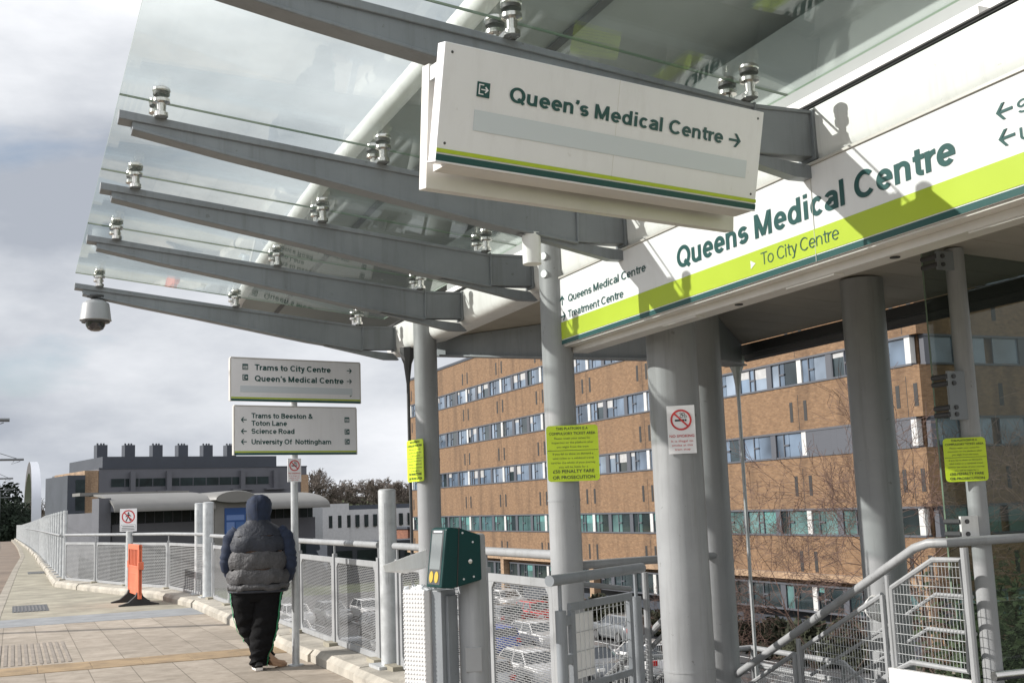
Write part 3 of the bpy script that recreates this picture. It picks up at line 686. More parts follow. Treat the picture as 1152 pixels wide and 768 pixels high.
# ================================================================== TREES
M_bark = mat("bark", (0.10,0.072,0.055), 0.9, var=0.35, vscale=6, bump=0.3)
M_twig = mat("twigs", (0.115,0.07,0.055), 0.9, var=0.3, vscale=2)
M_barkfar = mat("bark_far", (0.115,0.095,0.08), 0.95)
def bare_tree(seed, H=7.0, spread=1.0, levels=6, r0=.12, up=.25, minr=.006):
    rnd = random.Random(seed); tr = MB(); cr_ = MB()
    def seg(p, d, ln, r, lv):
        k = 3 if lv < 3 else 2; pts = [p]; dd = d.copy()
        for i in range(k):
            dd = (dd + V((rnd.uniform(-1,1), rnd.uniform(-1,1), rnd.uniform(-.6,1)*up))*(.16 if lv else .05)).normalized()
            pts.append(pts[-1] + dd*(ln/k))
        rr = [max(minr, r*(1-.42*i/k)) for i in range(k+1)]
        (tr if lv < 2 else cr_).tube(pts, rr, 7 if lv < 2 else 4 if lv < 4 else 3, cap=False)
        if lv >= levels: return
        nb = 3 if lv < 2 else rnd.choice((2,3,3))
        for i in range(nb):
            a = rnd.uniform(0, 2*math.pi); tilt = rnd.uniform(.45,.95)*spread
            x = dd.orthogonal().normalized(); y_ = dd.cross(x)
            nd = (dd*math.cos(tilt) + (x*math.cos(a)+y_*math.sin(a))*math.sin(tilt)).normalized()
            f_ = rnd.uniform(.45,1.0); q = pts[-1] if i == 0 else pts[0].lerp(pts[-1], f_) if k == 2 else pts[rnd.choice((k-1,k))]
            seg(q, nd, ln*rnd.uniform(.62,.85), rr[-1]*rnd.uniform(.62,.85), lv+1)
    seg(V((0,0,0)), V((0,0,1)), H*.28, r0, 0)
    return tr, cr_
def place_tree(name, tr, cr_, loc, mats, label, group=None, sc=1, rz=0):
    t = thing(name, loc, label, "tree", group); t.scale = (sc,sc,sc); t.rotation_euler = (0,0,rz)
    a = tr.build("trunk", mats[0], t, local=True); b = cr_.build("crown", mats[1], t, local=True); return t
random.seed(2)
T1 = bare_tree(21, 8.2, 1.0, 7, .10, .3, .0045); T2 = bare_tree(8, 9.0, .95, 7, .11, .32, .0045)
ta = place_tree("bare_tree", *T1, (20.5,26.3,-5.8), (M_bark,M_twig), "bare spreading tree in front of the brick block, between the two thick columns", "bare trees by the hospital", 1.05)
tb = place_tree("bare_tree", *T2, (23.5,25.5,-5.8), (M_bark,M_twig), "taller bare tree standing near the corner of the brick block", "bare trees by the hospital", 1.25)
for (x,y_,s,r,lab) in [(26.5,25.0,1.3,2.0,"bare tree seen through the glass screen at the right"),(31.0,33.5,1.2,4.2,"bare tree close against the shaded end wall of the brick block"),(17.5,28.5,.72,1.2,"smallest bare sapling below the thin hanging rod")]:
    c = copy_tree(tb); c.location = (x,y_,-5.8); c.scale = (s,s,s); c.rotation_euler = (0,0,r); c['label'] = lab
# woodland ridge, individual bare trees
R1 = bare_tree(31, 11, .8, 6, .22, .5, .05); R2 = bare_tree(35, 12, .75, 6, .22, .55, .05)
ra = place_tree("woodland_tree", *R1, (62,262,1), (M_barkfar,M_barkfar), "bare woodland tree on the ridge beyond the white block", "bare trees on the far ridge")
rb = place_tree("woodland_tree", *R2, (66,270,1.5), (M_barkfar,M_barkfar), "bare woodland tree on the ridge beyond the white block", "bare trees on the far ridge")
random.seed(9)
for i in range(62):
    c = copy_tree(random.choice((ra,rb))); x = 56+random.uniform(0,44); y_ = random.uniform(255,300); c.location = (x,y_,random.uniform(-2.8,.2)); s = random.uniform(.7,1.15); c.scale = (s*1.25,s*1.25,s); c.rotation_euler = (0,0,random.uniform(0,6))
for i in range(12):
    c = copy_tree(random.choice((ra,rb))); c.location = (4.0+i*1.25+random.uniform(-.6,.6), 235+random.uniform(0,20), -3.2); s = random.uniform(.8,1.05); c.scale = (s,s,s); c.rotation_euler = (0,0,random.uniform(0,6))
    c['label'] = "bare woodland tree behind the white arch"; c['group'] = "bare trees behind the arch"
# evergreens by the track
M_ever = mat("evergreen_leaves", (0.018,0.032,0.018), 0.9, var=0.6, vscale=0.8)
M_shrub = mat("shrub_leaves", (0.03,0.05,0.014), 0.8, var=0.6, vscale=2)
def leafy(seed, h, r, nl=2600, size=.28, squat=1.0, base=.12):
    rnd = random.Random(seed); tr = MB(); tr.tube([(0,0,0),(.05,0,h*.4),(0,.05,h*.8)], [r*.07,r*.05,.02], 7)
    cr_ = MB(); lobes = [(V((rnd.uniform(-.5,.5)*r, rnd.uniform(-.5,.5)*r, h*rnd.uniform(base+.1,.88))), r*rnd.uniform(.35,.62)) for _ in range(11)]
    for i in range(nl):
        c, q = rnd.choice(lobes); d = V((rnd.gauss(0,1),rnd.gauss(0,1),rnd.gauss(0,1))).normalized()*q*rnd.uniform(.55,1.08); p = c + V((d.x,d.y,d.z*squat))
        a = V((rnd.uniform(-1,1),rnd.uniform(-1,1),rnd.uniform(-1,1))).normalized(); b = a.orthogonal().normalized(); s = size*rnd.uniform(.5,1.2)
        cr_.add([p-a*s, p+b*s*.5, p+a*s, p-b*s*.5], [(0,1,2,3)])
    return tr, cr_
E1 = leafy(4, 11, 4.2, 3000, .5)
ea = place_tree("evergreen_tree", *E1, (-1.2,212,-5.8), (M_barkfar,M_ever), "dark evergreen tree at the far end of the tram track", "dark evergreens by the track")
for x,y_,s in [(-7.5,214,1.05),(-4.2,210,.95),(-11,216,1.2),(-5.8,220,1.1),(1.0,221,.8),(-15,215,1.1),(-9.5,205,.9),(-3.0,221,1.1)]:
    c = copy_tree(ea); c.location = (x,y_,-3.5); c.scale = (s,s,s); c.rotation_euler = (0,0,x)
S1 = leafy(14, 4.6, 3.0, 5200, .12, 1.0, .05)
sa = place_tree("ivy_shrub", *S1, (21.6,20.2,-5.8), (M_bark,M_shrub), "green leafy shrub behind the glass screen at the right edge", "green shrubs behind the glass screen")
for x,y_,s in [(23.5,19.0,1.0),(25.0,22.8,1.15),(26.8,20.0,1.05)]:
    c = copy_tree(sa); c.location = (x,y_,-5.8); c.scale = (s,s,s); c.rotation_euler = (0,0,x)
H1 = leafy(41, 1.6, 1.1, 1500, .16, .8, .1)
M_hedge = mat("hedge_leaves", (0.03,0.034,0.016), 0.9, var=0.6, vscale=2)
ha_ = place_tree("hedge_shrub", *H1, (33.2,39,-5.8), (M_bark,M_hedge), "dark low shrub in the planting strip along the foot of the brick block", "dark shrubs along the brick block")
for i in range(16):
    c = copy_tree(ha_); c.location = (33.0+random.uniform(-.5,.5), 41+i*1.9, -5.8); s_ = random.uniform(.8,1.25); c.scale = (s_,s_,s_); c.rotation_euler = (0,0,i)
# ================================================================== TRAM STOP CANOPY
XF = 3.3
BY = [0.6, 2.3, 4.0, 5.76, 7.09, 8.47, 10.26]         # near faces of the cantilever beams
can = thing("tram_stop_canopy", (3.3,6.0,0), "long tram stop canopy with grey tapered beams and glass panels", "canopy")
GZ = lambda x: 3.705 - .115*(x-.44)
for yb in BY:
    g = MB()
    y0, y1 = yb, yb+.11
    web = [(.50,3.597),(2.98,3.296),(3.3,3.300),(3.3,3.096),(2.98,3.088),(2.45,3.165),(1.45,3.352),(.95,3.44),(.5,3.528)]
    g.poly([(a,y0+.012,z) for a,z in web], (0,.086,0))
    # top and bottom flanges, a touch wider than the web
    g.poly([(.435,y0,3.612),(2.98,3.309 and y0,3.309),(3.3,y0,3.313),(3.3,y0,3.297),(2.98,y0,3.290),(.435,y0,3.566)], (0,.11,0))
    g.poly([(.5,y0+.002,3.53),(.95,y0+.002,3.442),(1.45,y0+.002,3.354),(2.45,y0+.002,3.167),(2.98,y0+.002,3.09),(2.98,y0+.002,3.074),(2.45,y0+.002,3.151),(1.45,y0+.002,3.338),(.95,y0+.002,3.426),(.5,y0+.002,3.514)], (0,.106,0))
    # end seam plates at the root
    g.box(2.972,2.984,y0-.004,y1+.004,3.085,3.315); g.box(3.285,3.303,y0-.006,y1+.006,3.08,3.316)
    g.build("beam", M_paint2, can, smooth=25, bevel=.004)
    g = MB(); g.poly([(2.62,y0+.03,3.12),(3.28,y0+.03,3.06),(3.34,y0+.03,3.0),(3.2,y0+.03,3.0)], (0,.06,0)); g.build("gusset", M_paint2, can, smooth=0)
    for fx in (.635,1.795,2.935):
        z = GZ(fx); g = MB(); b = MB()
        yc = yb+.055
        for dy in (-.085,.085):
            g.lathe((fx,yc+dy,z), [(.0,.056),(.03,.055),(.043,.046),(.045,.034),(.04,.028)], 18)
            b.lathe((fx,yc+dy,z), [(.041,.028),(.041,.012)], 18)
            g.lathe((fx,yc+dy,z), [(.043,-.010),(.043,-.026),(.024,-.032),(.022,-.075),(.034,-.08),(.034,-.10),(.02,-.105)], 18)
        g.fbox((V((fx,yc,z-.088)), V((1,0,0)), V((0,1,0)), V((0,0,1))), -.03,.03,-.095,.095,-.012,.012)
        zb = 3.30 if fx > 2.9 else 3.612 - (fx-.435)*(.303/2.545)
        g.cyl((fx,yc,zb-.01),(fx,yc,z-.09),.026,.022,12)
        fo = g.build("glass_fitting", M_steel, can); b.build("gasket", M_black, fo)
jo = [0.655-1.7] + [b+.055 for b in BY]
for a, b in zip(jo[:-1], jo[1:]):
    g = MB(); y0, y1 = a+.003, b-.003; t_ = .010
    x0, x1 = .44, 3.2
    P = [(x0,y0,GZ(x0)),(x1,y0,GZ(x1)),(x1,y1,GZ(x1)),(x0,y1,GZ(x0))]
    Q = [(p[0],p[1],p[2]+t_) for p in P]
    g.add(P+Q, [(0,3,2,1),(4,5,6,7)], 0); g.add(P+Q, [(0,1,5,4),(1,2,6,5),(2,3,7,6),(3,0,4,7)], 1)
    g.build("glass_panel", [M_glass, M_glassedge], can, smooth=0)
# fascia (rounded aluminium edge beam) and black gasket line above it
prof = [(3.34,3.332),(3.305,3.328),(3.30,3.30),(3.302,3.12),(3.312,3.09),(3.335,3.066),(3.36,3.058),(3.50,3.058),(3.50,3.1),(3.42,3.332)]
g = MB(); g.loft([[V((x,yy,z)) for x,z in prof] for yy in (-12,10.55)]); g.build("edge_beam", M_white, can, smooth=30)
g = MB(); g.box(3.296,3.36,-12,10.54,3.3325,3.352); g.build("gasket", M_black, can, smooth=0)
g = MB(); g.box(3.44,3.47,-12,10.5,3.33,3.47)
for yy in (2.0,3.1,4.9,6.4,7.8,9.4): g.box(3.36,3.442,yy-.03,yy+.03,3.353,3.42)
g.build("upstand", M_white, can, smooth=0)
# upper roof wing over the glass
sec = [(0,.0),(.0,.07),(.04,.12),(.1,.14),(1.2,.10),(4.7,-.1),(4.7,-.35),(2.2,-.42),(1.75,-.36),(1.1,-.26),(.6,-.21),(.32,-.12),(.14,-.045),(.05,-.03)]
rings = []
for yy, xl in [(-12,2.28),(4,2.28),(9,2.30),(12,2.42),(14.5,2.58),(15.3,2.66)]:
    rings.append([V((xl+a, yy, 4.3+b)) for a,b in sec])
g = MB(); g.loft(rings); g.build("roof_wing", M_wing, can, smooth=40)
g = MB(); g.tube([(2.29,-12,4.33),(2.29,4,4.33),(2.31,9,4.33),(2.43,12,4.33),(2.59,14.5,4.33),(2.67,15.3,4.33)], .075, 14); g.build("leading_edge", M_white, can)
g = MB()
for (ya,xa),(yb_,xb) in zip([(-12,2.28),(4,2.28),(9,2.30),(12,2.42),(14.5,2.58)],[(4,2.28),(9,2.30),(12,2.42),(14.5,2.58),(15.3,2.66)]):
    g.poly([(xa+.42,ya,4.135),(xa+.46,ya,4.12),(xb+.46,yb_,4.12),(xb+.42,yb_,4.135)], (0,0,-.012))
g.build("roof_seam", M_dark, can, smooth=0)
# soffit over the platform edge, made of boards running across
SZ = lambda x: 3.10 - .06*(x-3.45)
XR = 6.0
g = MB(); yy = -12.0
while yy < 9.3:
    y1 = min(yy+.30, 9.35)
    g.loft([[V((x,y_,z)) for x,z in ((3.47,SZ(3.47)),(XR,SZ(XR)),(XR,SZ(XR)+.03),(3.47,SZ(3.47)+.03))] for y_ in (yy,y1-.005)]); yy += .30
so_ = g.build("soffit", M_soffit, can, smooth=0); so_['kind'] = 'stuff'
g = MB(); pr = [(3.475,3.145),(XR+.02,3.0),(XR+.25,3.02),(XR+.3,3.6),(5.5,3.85),(3.475,3.9)]
g.loft([[V((x,y_,z)) for x,z in pr] for y_ in (-12,9.3)]); g.build("roof_body", M_wing, can, smooth=0)
g = MB(); g.box(XR+.005, XR+.2,-12,8.62,SZ(XR)-.09,SZ(XR)-.005); g.tube([(XR+.11,-12,SZ(XR)-.09),(XR+.11,8.6,SZ(XR)-.09)], .055, 8); g.build("gutter", M_dark, can)
# splayed roof arms from the inner column to the corners, hung with tie rods
def arm(q, tip, zb0, zb1):
    a_ = V((4.65,7.10,0)); b_ = V((*q,0)); d = (b_-a_).normalized(); n_ = V((-d.y,d.x,0))*.055
    P = [a_+V((0,0,SZ(4.65)-.004)), b_+V((0,0,SZ(q[0])-.004)), b_+V((0,0,zb1)), a_+d*.12+V((0,0,zb0)), a_+V((0,0,zb0))]
    g = MB(); g.poly([p-n_ for p in P], n_*2)
    g.poly([p - n_*1.7 + V((0,0,z_)) for p, z_ in ((a_,zb0),(b_,zb1),(b_,zb1-.014),(a_,zb0-.014))], n_*3.4)
    g.build("roof_arm", M_paint2, can, smooth=0)
arm((3.42,9.75), 0, 2.60, 2.975); arm((5.93,8.50), 0, 2.62, 2.76)
for x,y_,zt in ((3.32,9.98,2.99),(5.93,8.50,2.76)):
    g = MB(); g.tube([(x,y_,zt+.08),(x,y_,zt),(x,y_,zt-.07),(x,y_,zt-.26),(x,y_,-5.75)], [.075,.07,.04,.016,.014], 8); g.build("tie_rod", M_dark if x < 4 else M_pole, can)
def column(x, y_, r, z0, z1, nm="column", m=M_paint, bolts=None, seam=None):
    g = MB(); zs = [z0] + ([seam, seam+.012] if seam else []) + [z1]
    g.cyl((x,y_,z0),(x,y_,z1),r,r,32)
    if seam: g.cyl((x,y_,seam),(x,y_,seam+.012),r+.003,r+.003,32)
    o = g.build(nm, m, can)
    if bolts:
        b = MB()
        for z in bolts:
            d = V((-.9,-.43,0)).normalized(); p = V((x,y_,z)) + d*(r-.004); b.cyl(p, p+d*.014, .028, .026, 12)
        b.build("bolt", M_pole, o)
    return o
column(3.30,9.42,.102,-1.5,3.29,seam=2.0)
column(3.30,6.76,.105,-1.5,3.36,bolts=(3.22,3.10),seam=1.6)
column(3.81,6.16,.158,-5.8,3.07,seam=.55)
column(5.17,5.92,.140,-5.8,2.99)
column(4.65,7.10,.140,-5.8,3.0)
column(5.10,5.02,.055,-5.8,2.995)
g = MB(); g.cyl((2.70,5.815,2.95),(2.70,5.815,3.13),.054,.054,20); g.cyl((2.70,5.815,3.125),(2.70,5.815,3.16),.03,.03,12); tag(g.build("downlight", M_white, loc=(2.70,5.815,3.13), smooth=40), "short white cylindrical downlight under the second glass beam beside the slim column", "light")

# ---------------------------------------------------------------- CCTV dome under the last beam
t = thing("dome_camera", (.61,10.31,3.53), "white dome camera hanging from the tip of the farthest canopy beam", "camera")
c = (.61,10.31,3.555)
q = lambda L_: [(a_*.86, b_*.72) for a_, b_ in L_]
g = MB(); g.box(.54,.92,10.275,10.345,3.50,3.516); g.lathe(c, q([(.085,-.055),(.085,-.075),(.05,-.09),(.035,-.115)]), 20); g.build("mount", M_dark, t)
g = MB(); g.lathe(c, q([(.04,-.10),(.075,-.115),(.125,-.15),(.132,-.17),(.15,-.34),(.155,-.36),(.14,-.37)]), 28); g.build("housing", M_paint, t, smooth=50)
g = MB(); g.lathe(c, q([(.138,-.365),(.135,-.385),(.10,-.39)]), 28); g.build("collar", M_dark, t)
g = MB(); g.lathe(c, q([(.098,-.385),(.094,-.425),(.074,-.465),(.04,-.487),(.0,-.493)]), 24); g.build("dome", mat("dome_smoked",(0.03,0.03,0.035),0.05,coat=1.0), t, smooth=60)

# ---------------------------------------------------------------- fascia sign
t = thing("fascia_sign", (3.3,1.5,2.6), "long fascia sign reading Queens Medical Centre over a lime band", "sign")
y0, y1 = -4.0, 6.69
FF = (V((3.286, y1, 2.617)), V((0,-1,0)), V((0,0,1)), V((-1,0,0)))   # u from the far end towards the camera
Lf = y1-y0
g = MB(); g.fbox(FF, 0, Lf, 0, .440, -.055, 0); g.build("board", M_signwhite, t, smooth=0, bevel=.003)
g = MB(); g.fbox(FF, .0, Lf, .034, .148, .001, .003); g.build("lime_band", M_lime, t, smooth=0)
for k in range(1,5):
    g = MB(); g.fbox(FF, k*2.2+.45, k*2.2+.4525, .0, .44, .0005, .0042); g.build("board_joint", M_signedge, t, smooth=0)
g = MB(); g.fbox(FF, .0, Lf, .0, .028, .001, .003); g.build("green_band", M_green, t, smooth=0)
g = MB(); g.fbox(FF, -.012, Lf, .441, .453, -.06, .01); g.fbox(FF, -.014, -.001, 0, .44, -.058, .006); g.fbox(FF, 0, Lf, -.012, -.002, -.15, -.012); g.fbox(FF, .0, Lf, -.048, -.0125, -.20, -.085)
for k in range(1, 9): g.fbox(FF, k*1.15, k*1.15+.35, -.056, -.0485, -.15, -.09)
g.build("trim", M_signedge, t, smooth=0)
g = MB()
for k in range(1, 9): g.lathe(FF[0]+FF[1]*(k*1.15+.7)+V((.13,0,-.0485)), [(.022,0),(.022,-.004)], 14)
g.build("fixing_hole", M_black, t)
g = MB(); yu = lambda y_: y1-y_
zv = lambda z: z-2.617
put_sign(g, FF, "Queens Medical Centre", yu(5.2), zv(2.822), .118, 2.02, .185)
put_sign(g, FF, "Queens Medical Centre", yu(6.541), zv(2.882), .048, 1.005, .15)
put_sign(g, FF, "Treatment Centre", yu(6.552), zv(2.780), .048, .742, .15)
arrow(g, FF, yu(6.628), zv(2.908), .066, math.pi/2); arrow(g, FF, yu(6.620), zv(2.802), .066, 0)
put_sign(g, FF, "Science Road", yu(2.872), zv(2.908), .05, .56, .15); arrow(g, FF, yu(2.93), zv(2.942), .075, math.pi)
put_sign(g, FF, "University Of Nottingham", yu(2.872), zv(2.807), .05, 1.1, .15); arrow(g, FF, yu(2.93), zv(2.842), .075, math.pi)
put_sign(g, FF, "To City Centre", yu(4.445), zv(2.684), .060, .57, .085, n=.0045)
g.build("lettering", M_green, t, smooth=0)
g = MB(); flat(g, FF, [(yu(4.53),zv(2.683)),(yu(4.53),zv(2.725)),(yu(4.49),zv(2.704))], .004, .005); g.build("white_pointer", M_white, t, smooth=0)

# ---------------------------------------------------------------- hanging V sign
def icon_exit(mb, fr, u, v, s, m_bg=0, m_fg=1):
    o,U,Vv,Nn = fr
    mb.fbox(fr, u, u+s, v, v+s, .001, .003, m_bg)
    for q in ((.12,.2,.15,.85),(.2,.5,.15,.22),(.2,.5,.78,.85)): mb.fbox(fr, u+q[0]*s, u+q[1]*s, v+q[2]*s, v+q[3]*s, .0032, .0045, m_fg)
    mb.fbox(fr, u+.32*s, u+.78*s, v+.465*s, v+.535*s, .0032, .0045, m_fg)
    flat(mb, fr, [(u+.88*s,v+.5*s),(u+.66*s,v+.72*s),(u+.58*s,v+.66*s),(u+.74*s,v+.5*s),(u+.58*s,v+.34*s),(u+.66*s,v+.28*s)], .0046, .0056, m_fg)
t = thing("hanging_sign", (2.0,3.5,2.75), "white V shaped hanging sign reading Queen's Medical Centre with exit arrow", "sign")
a = math.radians(10); U_ = V((math.cos(a), math.sin(a), 0)); Vt = V((0,0,1)); Nn = V((math.sin(a), -math.cos(a), 0))
tilt = math.radians(13)
Vv_ = (Vt*math.cos(tilt) + Nn*math.sin(tilt)).normalized(); N2 = U_.cross(Vv_)
FH = (V((1.264,3.33,3.098)), U_, Vv_, N2)
g = MB(); g.fbox(FH, 0, 1.47, -.393, 0, -.05, 0); g.fbox(FH, -.002, 1.472, -.396, -.39, -.055, .004); g.build("front_board", M_signwhite, t, smooth=0, bevel=.003)
g = MB()
for k in (.12,.6,1.08,1.4):
    g.lathe(FH[0] + U_*k + Vv_*(-.397) - N2*.03, [(.007,-.001),(.007,.003)], 10, axis=-Vv_)
for k in (.03,1.44):
    for vv in (-.03,-.33): g.lathe(FH[0] + U_*k + Vv_*vv + N2*.0, [(.005,0),(.004,.002)], 10, axis=N2)
g.build("screws", M_dark, t)
g = MB(); g.fbox(FH, .7345,.736,-.392,-.001,-.001,.0004); g.build("board_joint", M_signedge, t, smooth=0)
Vb = (Vt*math.cos(math.radians(6)) + Nn*math.sin(math.radians(6))).normalized()
FB = (FH[0] - Nn*.19 + U_*.045 + V((0,0,.0)), U_, Vb, U_.cross(Vb))
g = MB(); g.fbox(FB, 0, 1.45, -.435, 0, -.05, 0); g.build("rear_board", M_signedge, t, smooth=0, bevel=.003)
g = MB(); g.fbox((FH[0]-Nn*.10, U_, V((0,0,1)), Nn), .05, 1.46, -.385, -.36, -.09, .0); g.build("bottom_plate", M_signedge, t, smooth=0)
g = MB(); g.fbox(FH, .0, 1.47, -.362, -.349, .001, .003); g.build("lime_line", M_lime, t, smooth=0)
g = MB(); g.fbox(FH, .0, 1.47, -.389, -.368, .001, .003); g.build("green_line", M_green, t, smooth=0)
g = MB(); g.fbox(FH, .133, 1.40, -.272, -.203, .001, .002); g.build("grey_strip", M_strip, t, smooth=0)
g = MB(); put_sign(g, FH, "Queen's Medical Centre", .266, -.155, .052, .995, .185); arrow(g, FH, 1.325, -.133, .062, 0); icon_exit(g, FH, .135, -.158, .05); g.build("lettering", [M_green, M_signwhite], t, smooth=0)
g = MB()
g.fbox((FH[0]-Nn*.16, U_, V((0,0,1)), Nn), .05, 1.42, -.06, -.01, -.08, .08)
g.build("hanger", M_pole, t, smooth=0)
g = MB(); g.tube([(1.7,3.5,3.03),(1.7,4.055,3.03),(1.7,4.055,3.32)], .014, 8); g.build("hanger_arm", M_pole, t); g = MB(); g.tube([(2.45,3.65,3.03),(2.45,4.055,3.03),(2.45,4.055,3.18)], .014, 8); g.build("hanger_arm", M_pole, t)

# ---------------------------------------------------------------- signpost
t = thing("signpost", (2.777,12.31,0), "tall grey signpost with two white direction panels beside the hooded person", "signpost")
g = MB(); g.cyl((2.777,12.31,0),(2.777,12.31,3.2),.04,.04,16); g.cyl((2.777,12.31,0),(2.777,12.31,.012),.085,.085,16); g.build("pole", M_pole, t)
a = math.radians(10.6); U_ = V((math.cos(a), math.sin(a), 0)); Nn = V((math.sin(a), -math.cos(a), 0)); Z1 = V((0,0,1))
def dirpanel(o, Wd, Hh, fn):
    fr = (o, U_, Z1, Nn)
    g = MB(); g.fbox(fr, 0, Wd, 0, Hh, -.04, 0); b_ = g.build("panel", M_signwhite, t, smooth=0, bevel=.003)
    g = MB(); g.fbox(fr, -.003, Wd+.003, Hh+.001, Hh+.012, -.043, .004); g.fbox(fr, -.012, -.001, 0, Hh, -.042, .002); g.fbox(fr, Wd+.001, Wd+.012, 0, Hh, -.042, .002); g.build("trim", M_signedge, b_, smooth=0)
    g = MB(); g.fbox(fr, 0, Wd, .026, .042, .001, .003); g.build("lime_line", M_lime, b_, smooth=0)
    g = MB(); g.fbox(fr, 0, Wd, .0, .022, .001, .003); g.build("green_line", M_green, b_, smooth=0)
    g = MB(); fn(g, fr); g.build("lettering", [M_green, M_signwhite, M_strip], b_, smooth=0)
def icon_tram(mb, fr, u, v, s):
    mb.fbox(fr, u, u+s, v, v+s, .001, .003, 0)
    mb.fbox(fr, u+.1*s, u+.9*s, v+.62*s, v+.7*s, .0032, .0045, 1); mb.fbox(fr, u+.15*s, u+.4*s, v+.3*s, v+.5*s, .0032, .0045, 1); mb.fbox(fr, u+.5*s, u+.9*s, v+.3*s, v+.5*s, .0032, .0045, 1); mb.fbox(fr, u+.1*s, u+.9*s, v+.12*s, v+.18*s, .0032, .0045, 1)
def up(g, fr):
    put_sign(g, fr, "Trams to City Centre", .262, .335, .062, .885, .185); put_sign(g, fr, "Queen's Medical Centre", .262, .215, .062, 1.04, .185)
    arrow(g, fr, 1.375, .365, .06, 0); arrow(g, fr, 1.375, .245, .06, 0)
    icon_tram(g, fr, .125, .335, .062); icon_exit(g, fr, .125, .222, .062)
    g.fbox(fr, .1, 1.41, .095, .165, .001, .002, 2); flat(g, fr, [(1.375,.078),(1.385,.072),(1.405,.088),(1.39,.09)], .001, .003)
def lo(g, fr):
    put_sign(g, fr, "Trams to Beeston &", .185, .39, .054, .70, .18); put_sign(g, fr, "Toton Lane", .185, .31, .054, .40, .18)
    put_sign(g, fr, "Science Road", .185, .225, .054, .49, .18); put_sign(g, fr, "University Of  Nottingham", .185, .113, .054, .92, .18)
    for v in (.372,.25,.14): arrow(g, fr, .10, v, .065, math.pi)
    icon_tram(g, fr, 1.27, .355, .058); icon_exit(g, fr, 1.27, .222, .058); icon_exit(g, fr, 1.27, .112, .058)
base = V((2.777,12.25,0))
dirpanel(base + U_*(-.718) + V((0,0,2.785)), 1.505, .455, up)
dirpanel(base + U_*(-.680) + V((0,0,2.215)), 1.41, .515, lo)
def prohibition(mb, fr, cu, cv, r, cig=True):
    ring(mb, fr, cu, cv, r*.82, r, .001, .0032, 0)
    c_, s_ = math.cos(-math.pi/4), math.sin(-math.pi/4)
    flat(mb, fr, [(cu + (x*c_-y_*s_)*r, cv + (x*s_+y_*c_)*r) for x,y_ in ((-.86,-.08),(.86,-.08),(.86,.08),(-.86,.08))], .0035, .0048, 0)
    if cig:
        mb.fbox(fr, cu-.58*r, cu+.3*r, cv-.13*r, cv+.05*r, .001, .0025, 1); mb.fbox(fr, cu+.34*r, cu+.52*r, cv-.13*r, cv+.05*r, .001, .0025, 1)
        for q in ((.05,.35,.15),(.25,.55,.14),(.42,.3,.13),(.0,.6,.1)): ring(mb, fr, cu+q[0]*r, cv+q[1]*r, q[2]*r*.7, q[2]*r, .001, .0025, 1, 12)
    else:   # walking figure
        ring(mb, fr, cu+.02*r, cv+.55*r, 0.001, .13*r, .001, .0025, 1, 12)
        for pts in ([(-.14,.38),(.16,.38),(.12,-.1),(-.14,-.1)],[(-.14,-.1),(.02,-.1),(-.25,-.7),(-.42,-.7)],[(0,-.1),(.14,-.1),(.42,-.66),(.26,-.7)],[(-.14,.36),(-.42,.0),(-.34,-.06),(-.08,.2)],[(.14,.36),(.44,.08),(.38,.0),(.1,.2)]):
            flat(mb, fr, [(cu+x*r, cv+y_*r) for x,y_ in pts], .001, .0025+.0003*len(pts), 1)
def notice_nosmoke(o, U, N_, Wd, Hh, label, full=True):
    fr = (o, U, Z1, N_)
    t = thing("no_smoking_sign", o, label, "sign")
    g = MB(); g.fbox(fr, -Wd/2, Wd/2, 0, Hh, -.008, 0); g.build("plate", M_signwhite, t, smooth=0)
    g = MB(); prohibition(g, fr, 0, Hh*.70, Wd*.38)
    put_text(g, fr, "NO SMOKING", 0, Hh*.34, Hh*.055, Wd*.88, .015, .002, 0, 'C')
    for i, s in enumerate(("It is illegal to", "smoke at this", "tram stop")): put_text(g, fr, s, 0, Hh*(.24-.085*i), Hh*.045, Wd*(.78,.74,.55)[i], .004, .002, 0, 'C')
    g.build("lettering", [M_red, M_ink], t, smooth=0)
notice_nosmoke(V((2.765,12.244,1.925)), U_, Nn, .155, .25, "small no smoking notice on the signpost under its lower panel")
uc = V((.85,-.53,0)).normalized(); ncv = V((-.53,-.85,0)).normalized()
notice_nosmoke(V((3.81,6.16,1.86)) + ncv*.168 + uc*.035, uc, ncv, .17, .295, "no smoking notice on the thick round column nearest the stairs")

